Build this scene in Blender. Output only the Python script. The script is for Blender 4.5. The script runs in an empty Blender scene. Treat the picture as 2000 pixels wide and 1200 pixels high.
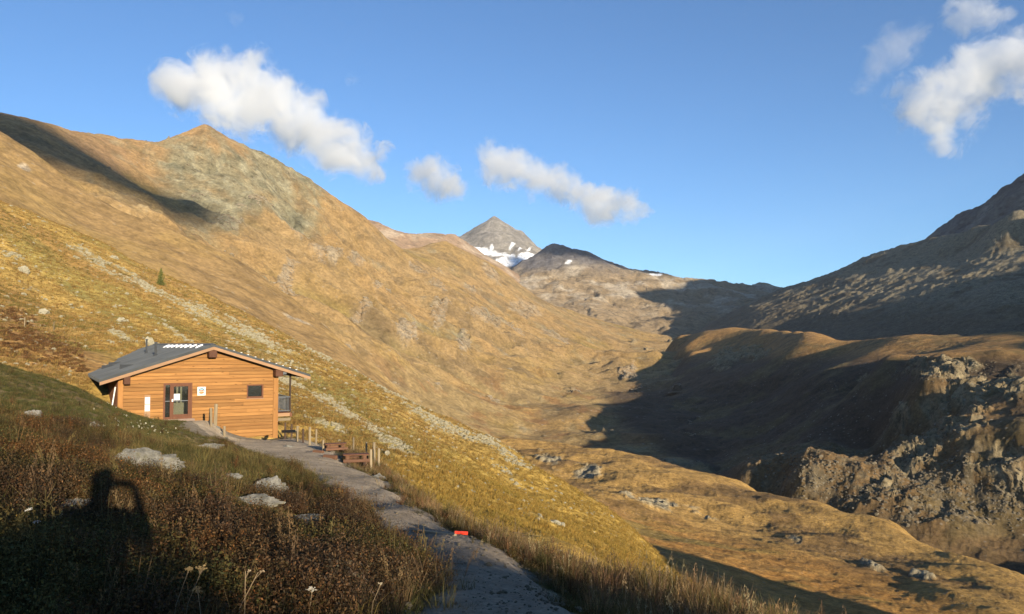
import bpy, bmesh, math, random
import numpy as np
from mathutils import Vector, Matrix, Euler

R = math.radians
rng = np.random.default_rng(7)
random.seed(7)
scene = bpy.context.scene
COL = scene.collection

# ------------------------------------------------------------------ camera
F = 1560.0                       # focal length in pixels of the 2000 x 1200 photograph
PITCH = math.atan(72.0 / F)      # the horizon lies 72 px under the picture centre
cam_d = bpy.data.cameras.new("camera")
cam_d.sensor_width = 36.0
cam_d.lens = 36.0 * F / 2000.0
cam_d.clip_start = 0.05
cam_d.clip_end = 40000.0
cam = bpy.data.objects.new("camera", cam_d)
COL.objects.link(cam)
cam.location = (0, 0, 0)
cam.rotation_euler = (math.pi / 2 + PITCH, 0, 0)
scene.camera = cam

# ------------------------------------------------------------------ sky and sun
SUN_EL = 8.8                     # low evening sun behind the camera, to its right
SUN_AZ = 154.1                   # clockwise from the view direction (+Y)
world = bpy.data.worlds.new("World")
scene.world = world
world.use_nodes = True
wn = world.node_tree
wn.nodes.clear()
w_out = wn.nodes.new("ShaderNodeOutputWorld")
w_bg = wn.nodes.new("ShaderNodeBackground")
w_sky = wn.nodes.new("ShaderNodeTexSky")
w_sky.sky_type = 'NISHITA'
w_sky.sun_disc = False
w_sky.sun_elevation = R(SUN_EL)
w_sky.sun_rotation = R(SUN_AZ)
w_sky.altitude = 2500
w_sky.air_density = 1.0
w_sky.dust_density = 0.2
w_sky.ozone_density = 3.6
w_bg.inputs[1].default_value = 0.135
wn.links.new(w_sky.outputs[0], w_bg.inputs[0])
wn.links.new(w_bg.outputs[0], w_out.inputs[0])

sun_d = bpy.data.lights.new("sun", 'SUN')
sun_d.energy = 5.0
sun_d.angle = R(0.5)
sun_d.color = (1.0, 0.87, 0.67)
sun = bpy.data.objects.new("sun", sun_d)
COL.objects.link(sun)
SUN = Vector((math.sin(R(SUN_AZ)) * math.cos(R(SUN_EL)), math.cos(R(SUN_AZ)) * math.cos(R(SUN_EL)), math.sin(R(SUN_EL))))
sun.rotation_euler = SUN.to_track_quat('Z', 'Y').to_euler()
TE = math.tan(R(SUN_EL))
DAZ = R(SUN_AZ - 180)
DX, DY = math.sin(DAZ), math.cos(DAZ)          # direction the shadows fall (horizontal)
QX, QY = DY, -DX                               # to its right

scene.view_settings.view_transform = 'Standard'
scene.view_settings.look = 'None'
scene.view_settings.gamma = 1.0
scene.view_settings.use_curve_mapping = False
scene.view_settings.exposure = 0.62
scene.render.film_transparent = False
cy = scene.cycles
cy.use_denoising = True
cy.use_adaptive_sampling = True
cy.adaptive_threshold = 0.02
cy.max_bounces = 16
cy.diffuse_bounces = 1
cy.glossy_bounces = 2
cy.transmission_bounces = 4
cy.transparent_max_bounces = 8
cy.volume_bounces = 14

# ------------------------------------------------------------------ helpers
def ray(u, v):
    """pixel of the photograph -> (azimuth, tangent of elevation)"""
    cx = (u - 1000.0) / F
    cyy = -(v - 600.0) / F
    x, y, z = cx, math.cos(PITCH) - cyy * math.sin(PITCH), math.sin(PITCH) + cyy * math.cos(PITCH)
    return math.atan2(x, y), z / math.hypot(x, y)

def pt(u, v, r):
    a, e = ray(u, v)
    return Vector((r * math.sin(a), r * math.cos(a), r * e))

def _hash(ix, iy, seed):
    h = (ix.astype(np.int64) * 374761393 + iy.astype(np.int64) * 668265263 + seed * 1442695041) & 0xFFFFFFFF
    h = ((h ^ (h >> 13)) * 1274126177) & 0xFFFFFFFF
    return (h ^ (h >> 16)) & 0xFFFFFFFF

def gnoise(x, y, seed=0):
    x = np.asarray(x, float); y = np.asarray(y, float)
    xi = np.floor(x); yi = np.floor(y)
    xf = x - xi; yf = y - yi
    u = xf ** 3 * (xf * (xf * 6 - 15) + 10); v = yf ** 3 * (yf * (yf * 6 - 15) + 10)
    def g(dx, dy):
        a = _hash(xi + dx, yi + dy, seed) / 4294967296.0 * 2 * np.pi
        return np.cos(a) * (xf - dx) + np.sin(a) * (yf - dy)
    n0 = g(0, 0) * (1 - u) + g(1, 0) * u
    n1 = g(0, 1) * (1 - u) + g(1, 1) * u
    return (n0 * (1 - v) + n1 * v) * 1.4

def fbm(x, y, wl, octv=5, gain=0.5, seed=0):
    s = 0; a = 1.0; f = 1.0 / wl
    for o in range(octv):
        s = s + a * gnoise(x * f + 17.3 * o, y * f - 9.1 * o, seed + o)
        a *= gain; f *= 2.03
    return s

def ridged(x, y, wl, octv=5, gain=0.5, seed=0):
    s = 0; a = 1.0; f = 1.0 / wl
    for o in range(octv):
        s = s + a * (1 - 2 * np.abs(gnoise(x * f + 3.7 * o, y * f + 5.9 * o, seed + o)))
        a *= gain; f *= 2.03
    return s

def worley(x, y, wl, seed=0):
    """nearest and second nearest jittered cell: distances and a random value of the nearest"""
    x = np.asarray(x, float) / wl; y = np.asarray(y, float) / wl
    xi = np.floor(x); yi = np.floor(y)
    f1 = np.full(x.shape, 9.0); f2 = np.full(x.shape, 9.0); rv = np.zeros(x.shape)
    for dx in (-1, 0, 1):
        for dy in (-1, 0, 1):
            h = _hash(xi + dx, yi + dy, seed)
            px = xi + dx + (h & 0xFFFF) / 65536.0; py = yi + dy + (h >> 16) / 65536.0
            d = np.hypot(px - x, py - y)
            h2 = _hash(xi + dx, yi + dy, seed + 77) / 4294967296.0
            n = d < f1
            f2 = np.where(n, f1, np.minimum(f2, d)); rv = np.where(n, h2, rv); f1 = np.where(n, d, f1)
    return f1, f2, rv

def blocks(x, y, wl, seed=0):
    """stepped, jointed rock: height 0..1"""
    w = .35 * wl
    xx = x + w * fbm(x, y, wl * 1.3, 3, .5, seed + 5); yy = y + w * fbm(x, y, wl * 1.3, 3, .5, seed + 6)
    f1, f2, rv = worley(xx, yy, wl, seed)
    return rv * .75 + .45 * np.clip((f2 - f1) * 2.2, 0, 1) - .35

def sst(e0, e1, x):
    t = np.clip((x - e0) / (e1 - e0), 0, 1)
    return t * t * (3 - 2 * t)

class Surf:
    """a smooth landform through surveyed points; interpolates the slope to the eye point over (bearing, log distance)"""
    def __init__(self, pts, lam=1e-4, eps=.0004):
        self.eps = eps
        P = np.array([(p[0], p[1], p[2]) for p in pts], float)
        self.c = self.co(P[:, 0], P[:, 1])
        r = np.hypot(P[:, 0], P[:, 1])
        val = P[:, 2] / self.den(r)
        n = len(P)
        K = self.k(self.c, self.c) + lam * np.eye(n)
        A = np.zeros((n + 3, n + 3))
        Q = np.c_[np.ones(n), self.c]
        A[:n, :n] = K; A[:n, n:] = Q; A[n:, :n] = Q.T
        self.w = np.linalg.solve(A, np.r_[val, 0, 0, 0])
    def co(self, x, y):
        return np.c_[np.arctan2(x, y) * 1.6, np.log(np.hypot(x, y))]
    def den(self, r):
        return r
    def k(self, a, b):
        d2 = ((a[:, None, :] - b[None, :, :]) ** 2).sum(2)
        return np.sqrt(d2 + self.eps)
    def __call__(self, x, y):
        x = np.asarray(x, float); y = np.asarray(y, float)
        sh = x.shape; x = x.ravel(); y = y.ravel()
        out = np.empty(len(x)); n = len(self.c)
        for i in range(0, len(x), 40000):
            sl = slice(i, i + 40000)
            c = self.co(x[sl], y[sl])
            e = self.k(c, self.c) @ self.w[:n] + self.w[n] + c @ self.w[n + 1:]
            out[sl] = e * self.den(np.hypot(x[sl], y[sl]))
        return out.reshape(sh)

class NearSurf(Surf):
    def co(self, x, y):
        r = np.hypot(x, y) + 1e-6
        s = np.log(1 + r / 4.0) / r
        return np.c_[x * s, y * s]
    def den(self, r):
        return r + 4.0

def behind(cr, steps):
    """points hidden behind a crest"""
    out = []
    for u, v, r in cr:
        a, e = ray(u, v)
        for k, de in steps:
            out.append((k * r * math.sin(a), k * r * math.cos(a), k * r * (e - de)))
    return out

def dens(cr, du=28):
    """a crest line filled in between its surveyed points"""
    out = []
    for a, b in zip(cr[:-1], cr[1:]):
        n = max(1, int(round(abs(b[0] - a[0]) / du)))
        out += [tuple(a[i] + (b[i] - a[i]) * k / n for i in range(3)) for k in range(n)]
    return out + [tuple(cr[-1])]

def P3(l):
    return [tuple(pt(*p)) for p in l]

def link(name, me, mat=None, parent=None):
    o = bpy.data.objects.new(name, me)
    COL.objects.link(o)
    if mat is not None:
        me.materials.append(mat)
    if parent is not None:
        o.parent = parent
    return o

def tag(o, label=None, cat=None, group=None, kind=None):
    if label: o["label"] = label
    if cat: o["category"] = cat
    if group: o["group"] = group
    if kind: o["kind"] = kind
    return o

def grid_mesh(name, X, Y, Z, mat, attrs=None, wrap=False):
    n0, n1 = X.shape
    me = bpy.data.meshes.new(name)
    co = np.stack([X, Y, Z], -1).reshape(-1, 3)
    idx = np.arange(n0 * n1).reshape(n0, n1)
    if wrap:
        idx = np.concatenate([idx, idx[:1]], 0)
    q = np.stack([idx[:-1, :-1], idx[1:, :-1], idx[1:, 1:], idx[:-1, 1:]], -1).reshape(-1, 4)
    me.vertices.add(len(co)); me.vertices.foreach_set("co", co.ravel())
    me.loops.add(q.size); me.loops.foreach_set("vertex_index", q.ravel().astype(np.int32))
    me.polygons.add(len(q))
    me.polygons.foreach_set("loop_start", np.arange(0, q.size, 4, dtype=np.int32))
    me.polygons.foreach_set("use_smooth", np.ones(len(q), bool))
    me.update(calc_edges=True)
    for k, v in (attrs or {}).items():
        v = np.asarray(v, np.float32)
        if v.ndim == 3:
            sat = np.clip((v.max(-1) - v.min(-1)) / v.max(-1) * 1.5, 0, 1)[..., None]
            v = v * (1 - sat * (1 - np.array((1.0, .95, .80), np.float32)))
        if v.ndim == 2:
            a = me.attributes.new(k, 'FLOAT', 'POINT'); a.data.foreach_set("value", v.ravel())
        else:
            a = me.attributes.new(k, 'FLOAT_COLOR', 'POINT')
            a.data.foreach_set("color", np.concatenate([v, np.ones(v.shape[:2] + (1,), np.float32)], -1).ravel())
    return link(name, me, mat)

def polar(az0, az1, naz, r0, r1, nr):
    a = np.radians(np.linspace(az0, az1, naz))[:, None]
    r = np.exp(np.linspace(math.log(r0), math.log(r1), nr))[None, :]
    return r * np.sin(a), r * np.cos(a), a + 0 * r, r + 0 * a

def pix(X, Y, Z):
    """where world points appear in the photograph (only used to place colour zones seen in it)"""
    c, s = math.cos(PITCH), math.sin(PITCH)
    f = Y * c + Z * s
    up = -Y * s + Z * c
    f = np.maximum(f, 1e-3)
    return 1000 + F * X / f, 600 - F * up / f

# ------------------------------------------------------------------ materials
def nodes_of(name):
    m = bpy.data.materials.new(name)
    m.use_nodes = True
    nt = m.node_tree
    b = nt.nodes["Principled BSDF"]
    b.inputs["Specular IOR Level"].default_value = 0.15
    b.inputs["Roughness"].default_value = 0.9
    b.inputs["Diffuse Roughness"].default_value = 1.0
    return m, nt, b

def nn(nt, t, **kw):
    n = nt.nodes.new(t)
    for k, v in kw.items():
        setattr(n, k, v)
    return n

def mixc(nt, fac, a, b, mode='MIX'):
    n = nt.nodes.new("ShaderNodeMix"); n.data_type = 'RGBA'; n.blend_type = mode
    for sock, v in ((n.inputs[0], fac), (n.inputs[6], a), (n.inputs[7], b)):
        if hasattr(v, "links") or isinstance(v, bpy.types.NodeSocket):
            nt.links.new(v, sock)
        elif isinstance(v, (int, float)):
            sock.default_value = v
        else:
            sock.default_value = (*v, 1.0)
    return n.outputs[2]

def mth(nt, op, a, b=None, clamp=False):
    n = nt.nodes.new("ShaderNodeMath"); n.operation = op; n.use_clamp = clamp
    for i, v in enumerate((a, b)):
        if v is None: continue
        if isinstance(v, bpy.types.NodeSocket): nt.links.new(v, n.inputs[i])
        else: n.inputs[i].default_value = v
    return n.outputs[0]

def ramp(nt, fac, stops):
    n = nt.nodes.new("ShaderNodeValToRGB")
    el = n.color_ramp.elements
    while len(el) < len(stops): el.new(0.5)
    for e, (p, c) in zip(el, stops):
        e.position = p
        e.color = (c, c, c, 1) if isinstance(c, (int, float)) else (*c, 1)
    nt.links.new(fac, n.inputs[0])
    return n.outputs[0]

def noise(nt, vec, scale, detail=8, rough=0.6, dist=0.0):
    n = nt.nodes.new("ShaderNodeTexNoise")
    n.inputs["Scale"].default_value = scale; n.inputs["Detail"].default_value = detail
    n.inputs["Roughness"].default_value = rough; n.inputs["Distortion"].default_value = dist
    if vec is not None: nt.links.new(vec, n.inputs["Vector"])
    return n.outputs[0]

def terrain_mat(name, wl, bump=0.4, contrast=1.0, speck=0.0, speckcol=(0.34, 0.31, 0.24)):
    """colour comes from the 'base' attribute (what grows where), broken up by noise of wavelength wl metres"""
    m, nt, b = nodes_of(name)
    tc = nn(nt, "ShaderNodeTexCoord")
    at = nn(nt, "ShaderNodeAttribute", attribute_name="base")
    rk = nn(nt, "ShaderNodeAttribute", attribute_name="rock")
    v = tc.outputs["Object"]
    n1 = noise(nt, v, 1.0 / wl, 10, 0.68, 0.3)
    n2 = noise(nt, v, 5.0 / wl, 6, 0.7)
    f1 = ramp(nt, n1, [(0.30, 1.0 - 0.50 * contrast), (0.5, 1.0), (0.70, 1.0 + 0.45 * contrast)])
    f2 = ramp(nt, n2, [(0.28, 1.0 - 0.50 * contrast), (0.5, 1.0), (0.72, 1.0 + 0.50 * contrast)])
    c = mixc(nt, 1.0, at.outputs["Color"], f1, 'MULTIPLY')
    c = mixc(nt, 1.0, c, f2, 'MULTIPLY')
    # rock: cracks and blocky patches
    n4 = noise(nt, v, 1.7 / wl, 9, 0.72, 0.8)
    ck = ramp(nt, n4, [(0.36, 0.42), (0.47, 0.95), (0.6, 1.05), (0.72, 1.25)])
    rc = mixc(nt, rk.outputs["Fac"], (1, 1, 1), ck)
    c = mixc(nt, 1.0, c, rc, 'MULTIPLY')
    if speck > 0:
        sp = nn(nt, "ShaderNodeTexVoronoi"); sp.inputs["Scale"].default_value = 2.2 / wl
        nt.links.new(v, sp.inputs["Vector"])
        fm = ramp(nt, sp.outputs["Distance"], [(0.10, 1.0), (0.2, 0.0)])
        n3 = ramp(nt, noise(nt, v, 0.25 / wl, 4, 0.6), [(0.45, 0.0), (0.6, 1.0)])
        fm = mth(nt, 'MULTIPLY', fm, n3); fm = mth(nt, 'MULTIPLY', fm, speck)
        c = mixc(nt, fm, c, speckcol)
    nt.links.new(c, b.inputs["Base Color"])
    bp = nn(nt, "ShaderNodeBump"); bp.inputs["Strength"].default_value = bump; bp.inputs["Distance"].default_value = wl * 0.25
    hsum = mth(nt, 'ADD', n1, mth(nt, 'MULTIPLY', n2, 0.5))
    hsum = mth(nt, 'ADD', hsum, mth(nt, 'MULTIPLY', mth(nt, 'MULTIPLY', ck, rk.outputs["Fac"]), 0.35))
    nt.links.new(hsum, bp.inputs["Height"]); nt.links.new(bp.outputs[0], b.inputs["Normal"])
    return m

def blend(a, b, t):
    return a * (1 - t[..., None]) + np.asarray(b, float) * t[..., None]

def base(shape, c):
    return np.ones(shape + (3,)) * np.asarray(c, float)

def blob(U, V, l):
    """soft union of elliptical patches (u, v, half width, half height, tilt deg)"""
    m = np.zeros_like(U)
    for u, v, a, b, t in l:
        ct, st = math.cos(R(t)), math.sin(R(t))
        dx, dy = U - u, V - v
        d = np.hypot((dx * ct + dy * st) / a, (-dx * st + dy * ct) / b)
        m = np.maximum(m, np.clip(1.4 - d, 0, 1))
    return m

GOLD = (0.33, 0.215, 0.085); TAN = (0.30, 0.20, 0.11); OLIVE = (0.19, 0.155, 0.055); RUST = (0.22, 0.115, 0.05)
GREY = (0.30, 0.27, 0.22); PALE = (0.42, 0.39, 0.28); DARK = (0.10, 0.085, 0.07); YELL = (0.36, 0.24, 0.06)
# ------------------------------------------------------------------ landforms, far to near
# --- far ridges
def crest_layer(name, cr, front, bsteps, az, nr, mat, rough, colour, extra=None, rr=None, eps=.0004):
    cr = dens(cr)
    S = Surf(P3(cr) + [p if len(p) == 4 and not p[3] else tuple(pt(*p[:3])) for p in front] + behind(cr, bsteps), eps=eps)
    rs = [p[2] for p in cr] + [p[2] for p in front if len(p) == 3]
    r0, r1 = rr or (min(rs) * 0.9, max(rs) * 1.3)
    X, Y, A, RR = polar(az[0], az[1], az[2], r0, r1, nr)
    Z = S(X, Y)
    U, V = pix(X, Y, Z)
    Z = Z + rough(X, Y, Z, U, V)
    C, K = colour(X, Y, Z, U, V)
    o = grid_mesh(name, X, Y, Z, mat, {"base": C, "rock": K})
    tag(o, kind="structure")
    return o, S

def strip(q, u, S0, p0, k=.06):
    a = ray(u, 600)[0]; r = q / math.sin(a - DAZ); p = r * math.cos(a - DAZ)
    return (r * math.sin(a), r * math.cos(a), S0 + k * (p - p0) - p * TE, 0)

m_far = terrain_mat("far_rock", 60, 0.5, 0.8)
m_mid = terrain_mat("mountain_turf", 20, 0.6, 0.8, speck=0.55, speckcol=(0.33, 0.28, 0.21))
m_right = terrain_mat("crag_turf", 9, 0.5, 0.9, speck=0.8)
m_mor = terrain_mat("moraine_turf", 5, 0.7, 1.0, speck=0.5)
m_hill = terrain_mat("hillside_turf", 2.0, 0.6, 1.0, speck=0.9, speckcol=(0.46, 0.43, 0.32))
m_near = terrain_mat("bank_soil", 0.5, 0.5, 1.0)

# snowy pyramid
cr = [(820, 500, 5200), (880, 472, 5100), (900, 463, 5050), (930, 444, 5000), (950, 432, 5000), (965, 422, 5000), (981, 432, 5000), (1000, 446, 5000),
      (1020, 459, 5000), (1040, 474, 5000), (1060, 492, 5000), (1100, 520, 5000), (1200, 560, 5000)]
fr = [(890, 500, 4600), (930, 470, 4750), (965, 455, 4780), (965, 490, 4500), (1010, 470, 4800), (1010, 500, 4450), (930, 510, 4350), (990, 530, 4200), (1060, 540, 4300),
      (880, 540, 4200), (1000, 590, 3900), (1150, 600, 4200), (820, 560, 4300)]
def rg(X, Y, Z, U, V):
    return 20 * (ridged(X, Y, 420, 6, 0.55, 3) - .6) * sst(425, 470, V) + 22 * (blocks(X, Y, 160, 4) - .3) * sst(425, 450, V)
def cl(X, Y, Z, U, V):
    C = base(X.shape, (0.20, 0.185, 0.17))
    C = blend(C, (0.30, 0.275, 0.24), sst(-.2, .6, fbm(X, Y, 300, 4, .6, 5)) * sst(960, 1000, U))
    n = fbm(X, Y, 260, 5, .6, 9)
    s = blob(U, V, [(965, 497, 46, 8, 8), (1000, 512, 50, 10, -8), (985, 522, 30, 10, -20), (905, 488, 14, 4, 20), (1025, 490, 14, 3, -15)]) + 0.28 * n
    s = np.maximum(s, blob(U, V, [(960, 487, 5, 9, 10), (1000, 484, 10, 3, -30)]) * 0.55 + 0.4 * n)
    C = blend(C, (0.80, 0.82, 0.86), sst(0.45, 0.6, s))
    return C, np.ones_like(X) * 0.7
crest_layer("snowy_peak", cr, fr, [(1.1, .03), (1.3, .1)], (-10, 10, 260), 130, m_far, rg, cl, eps=4e-6)

# brown back ridge
cr = [(560, 440, 3500), (640, 428, 3500), (710, 430, 3500), (735, 436, 3500), (760, 448, 3500), (800, 459, 3520), (850, 461, 3600), (890, 466, 3700), (940, 492, 3700), (1000, 535, 3700), (1060, 580, 3700)]
fr = [(640, 520, 3000), (760, 500, 3150), (850, 500, 3250), (900, 500, 3350), (950, 540, 3250), (860, 560, 2800), (1000, 590, 3100)]
def rg(X, Y, Z, U, V): return 12 * (ridged(X, Y, 260, 6, 0.55, 23) - .5)
def cl(X, Y, Z, U, V):
    C = base(X.shape, (0.27, 0.19, 0.135))
    C = blend(C, (0.34, 0.27, 0.21), sst(.0, .6, fbm(X, Y, 150, 4, .6, 15)))
    return C, np.ones_like(X) * 0.4
crest_layer("back_ridge", cr, fr, [(1.1, .03), (1.3, .1)], (-16, 4, 220), 90, m_far, rg, cl)

# ridge closing the valley
cr = [(940, 590, 3800), (1000, 535, 3900), (1040, 510, 4000), (1060, 495, 4000), (1075, 487, 4000), (1100, 491, 4000), (1130, 499, 4000), (1180, 511, 4000), (1200, 520, 4000), (1250, 538, 4050),
      (1320, 546, 4100), (1360, 556, 4150), (1400, 564, 4200), (1440, 566, 4200), (1520, 574, 4200), (1600, 595, 4200), (1750, 610, 4200)]
fr = [(1000, 575, 3300), (1050, 555, 3450), (1150, 535, 3600), (1150, 590, 3050), (1250, 570, 3350), (1250, 605, 3000), (1060, 610, 2850), (1200, 632, 2700), (1350, 600, 3250),
      (1450, 615, 3100), (1350, 640, 2700), (1500, 640, 2800), (1250, 655, 2480), (1180, 642, 2420), (1350, 670, 2400), (1250, 695, 2200), (1120, 665, 2200), (1400, 695, 2200), (1000, 620, 2700), (1650, 650, 3000)]
def rg(X, Y, Z, U, V):
    return 16 * (ridged(X, Y, 300, 6, 0.55, 33) - .5) + 14 * fbm(X, Y, 500, 4, .5, 31) + 14 * (blocks(X, Y, 90, 34) - .3)
def cl(X, Y, Z, U, V):
    C = base(X.shape, (0.25, 0.19, 0.125))
    n = fbm(X, Y, 180, 5, .6, 35)
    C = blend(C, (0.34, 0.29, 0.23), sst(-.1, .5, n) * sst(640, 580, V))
    C = blend(C, (0.13, 0.12, 0.12), sst(545, 520, V + 8 * n))  # cloud shadow along the ridge top painted into the colour
    C = blend(C, (0.75, 0.77, 0.8), sst(.55, .7, blob(U, V, [(1280, 543, 22, 2, 8), (1110, 522, 9, 2, 0)]) + .2 * n))
    return C, np.ones_like(X) * 0.8
crest_layer("valley_head_ridge", cr, fr, [(1.1, .03), (1.3, .08)], (-5, 28, 340), 150, m_far, rg, cl)

# right-hand mountains
cr = [(1720, 545, 2950), (1790, 492, 2900), (1825, 462, 2850), (1850, 441, 2800), (1890, 425, 2750), (1930, 408, 2700), (1965, 378, 2650), (2000, 349, 2600), (2100, 300, 2550), (2300, 210, 2500)]
fr = [(1850, 500, 2400), (2000, 430, 2250), (2150, 400, 2200), (1900, 560, 2000), (2100, 500, 1900), (1750, 580, 2400), (2300, 400, 2000)]
def rg(X, Y, Z, U, V): return 18 * (ridged(X, Y, 300, 6, 0.55, 43) - .5) + 10 * (blocks(X, Y, 70, 44) - .3)
def cl(X, Y, Z, U, V):
    C = base(X.shape, (0.11, 0.10, 0.095))
    C = blend(C, (0.17, 0.155, 0.135), sst(-.1, .6, fbm(X, Y, 120, 5, .6, 45)))
    return C, np.ones_like(X)
crest_layer("far_right_mountain", cr, fr, [(1.1, .02), (1.3, .06)], (22, 46, 240), 110, m_far, rg, cl)

cr = [(1380, 655, 2650), (1440, 618, 2650), (1480, 594, 2620), (1520, 574, 2560), (1560, 557, 2500), (1600, 548, 2470), (1640, 536, 2450), (1670, 518, 2420), (1700, 502, 2400), (1770, 483, 2330),
      (1825, 465, 2200), (1900, 452, 2080), (2000, 438, 1980), (2100, 475, 1900), (2200, 525, 1850), (2300, 565, 1800)]
fr = [strip(1500, u, 306, 915) for u in (1480, 1540, 1600, 1700, 1800, 1900, 2000)] + [strip(1700, u, 402, 1037) for u in (1720, 1800, 1900, 2000)] + [strip(1600, u, 352, 970) for u in (1640, 1750, 1900, 2000)] + [strip(1250, u, 216, 763, .05) for u in (1480, 1600, 1700, 1800, 1900, 2000)] + [
      (1700, 664, 1300), (2000, 655, 1120), (1450, 690, 1700), (1600, 664, 1480), (1900, 630, 1250), (2200, 600, 1200), (2200, 590, 1500), (1900, 705, 1000), (2000, 705, 1000), (1700, 725, 1150), (1450, 730, 1300), (1300, 745, 1350), (1550, 730, 1200)]
def rg(X, Y, Z, U, V):
    k = sst(650, 600, V)
    return 3.0 * (ridged(X, Y, 90, 6, 0.6, 53) - .3) * (0.3 + 0.7 * k) + 3 * fbm(X, Y, 330, 3, .5, 51) + (3.5 * (blocks(X, Y, 26, 54) - .3) + 3.2 * (blocks(X, Y, 11, 56) - .3) + 1.6 * (blocks(X, Y, 5.5, 41) - .3)) * (.2 + .8 * k) * sst(-.5, .3, fbm(X, Y, 120, 4, .6, 57))
def cl(X, Y, Z, U, V):
    n = fbm(X, Y, 90, 6, .65, 55)
    C = base(X.shape, (0.13, 0.105, 0.07))
    C = blend(C, (0.215, 0.185, 0.13), sst(-.35, .25, n + 0.5 * sst(1500, 1800, U) - .2) * sst(640, 570, V))
    return C, sst(-.3, .2, n)
crest_layer("right_mountain", cr, fr, [(1.08, .02), (1.3, .07)], (11, 46, 420), 220, m_right, rg, cl, rr=(1060, 3300))

# --- left mountain and the valley floor under it
cr = [(-300, 190, 1150), (-150, 205, 1160), (0, 231, 1200), (60, 244, 1230), (130, 261, 1280), (200, 274, 1330), (250, 282, 1370), (300, 288, 1400), (340, 277, 1430), (375, 263, 1445), (402, 252, 1450), (430, 267, 1457), (450, 280, 1462),
      (480, 295, 1480), (510, 310, 1500), (540, 319, 1520), (570, 340, 1540), (640, 386, 1600), (700, 427, 1680), (725, 457, 1760), (760, 482, 1850), (800, 493, 1950), (840, 484, 2000), (870, 478, 2000),
      (920, 500, 2050), (960, 520, 2100), (1000, 548, 2150), (1015, 572, 2200)]
va = [(1100, 608, 2350), (1180, 634, 2420), (1235, 652, 2500), (1300, 664, 2500), (1400, 674, 2450), (1500, 675, 2450), (1400, 760, 1200), (1500, 765, 1150), (1450, 835, 900), (1550, 840, 850), (1600, 790, 1100),
      (0, 330, 950), (150, 380, 980), (300, 400, 1150), (400, 440, 1150), (480, 480, 1100), (560, 520, 1150), (500, 420, 1280), (400, 340, 1350), (300, 350, 1290), (620, 470, 1400), (560, 400, 1430),
      (640, 560, 1150), (700, 620, 1000), (600, 600, 950), (760, 560, 1450), (800, 640, 1150), (850, 560, 1650), (900, 620, 1450), (950, 560, 1880), (1000, 640, 1700), (900, 720, 1050), (1000, 720, 1250),
      (1100, 680, 1700), (800, 720, 900), (850, 790, 800), (1000, 800, 950), (1150, 740, 1400), (1100, 790, 1050), (1150, 820, 900), (1000, 850, 740), (950, 830, 760), (1050, 872, 700), (1200, 690, 1900),
      (1215, 730, 1400), (1250, 748, 1330), (1230, 720, 1500), (1350, 700, 1700), (1300, 800, 1000), (1200, 870, 760), (1340, 915, 650), (1500, 930, 620), (1700, 1000, 560),
      (700, 800, 560), (900, 900, 480), (400, 700, 500), (0, 600, 450), (200, 600, 500), (1200, 1000, 420), (1500, 1080, 420), (-200, 400, 900), (-200, 600, 500)]
cr = dens(cr)
S_val = Surf(P3(cr) + P3(va) + behind(cr, [(1.08, .02), (1.2, .06), (1.5, .14)]), eps=4e-5)
X, Y, A, RR = polar(-46, 24, 700, 440, 2560, 330)
Z = S_val(X, Y)
U, V = pix(X, Y, Z)
hi = sst(480, 340, V)
wx, wy = X + 60 * fbm(X, Y, 300, 3, .5, 61), Y + 60 * fbm(X, Y, 300, 3, .5, 62)
steep = sst(830, 700, V)
gul = ridged(wx * 0.42 + wy * 0.12, wy - wx * 0.22, 210, 7, 0.56, 63) - .3
far_ = 1 - .8 * sst(1500, 1900, RR)
Z = Z + (4 + 17.0 * steep) * gul * (1 - .6 * hi) * far_ + 12 * fbm(X, Y, 260, 4, .5, 64) * (1 - .6 * hi) * far_ + 1.2 * ridged(X * .5, Y, 40, 5, .55, 69) * steep
gn = fbm(wx * .30 + wy * .1, wy - .22 * wx, 150, 3, .5, 47)
gl = np.exp(-(gn / .055) ** 2) * steep * sst(-.2, .3, fbm(X, Y, 300, 3, .5, 46))
Z = Z - 9 * gl
Z = Z + sst(1.0, 0.0, steep) * (3.0 * fbm(X, Y, 70, 5, .55, 66) + 5 * fbm(X, Y, 190, 3, .5, 60))
outc = blob(U, V, [(640, 545, 40, 14, 20), (600, 500, 40, 14, 20), (690, 540, 30, 14, -5), (580, 480, 24, 10, 10), (860, 640, 24, 16, -30), (795, 668, 24, 20, 30), (745, 598, 18, 7, -20), (920, 575, 18, 10, 60), (960, 650, 60, 12, 20),
                    (1090, 665, 40, 10, 15), (1030, 610, 40, 20, 10), (690, 625, 30, 9, 15), (500, 430, 40, 10, 10), (440, 470, 30, 10, 0), (1000, 665, 40, 8, 25), (860, 600, 20, 8, 30), (960, 540, 30, 14, 40),
                    (565, 620, 30, 12, 10), (1230, 740, 26, 10, -20), (905, 690, 16, 14, 60), (560, 350, 34, 8, 45), (560, 560, 26, 10, 0), (820, 560, 30, 8, 30), (400, 395, 30, 8, 0)])
no = fbm(X, Y, 55, 6, .62, 65)
rk = sst(.36, .70, outc * 0.85 + .55 * no)
Z = Z + rk * (9 * (blocks(X, Y, 30, 67) - .2) + 3 * blocks(X, Y, 11, 59))
C = base(X.shape, (0.245, 0.185, 0.10))
lown = fbm(X, Y, 240, 5, .55, 68)
C = blend(C, (0.265, 0.18, 0.085), sst(-.3, .5, lown))
C = blend(C, (0.23, 0.17, 0.065), sst(.0, .5, fbm(X * 1.0, Y * .5, 130, 5, .6, 70)) * .8)
C = blend(C, (0.255, 0.165, 0.10), sst(430, 310, V) * .85)                                     # brown upper slopes
scree = blob(U, V, [(420, 380, 110, 95, 20), (520, 360, 90, 60, 35), (360, 320, 50, 40, -30), (560, 440, 70, 30, 30)])
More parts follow.
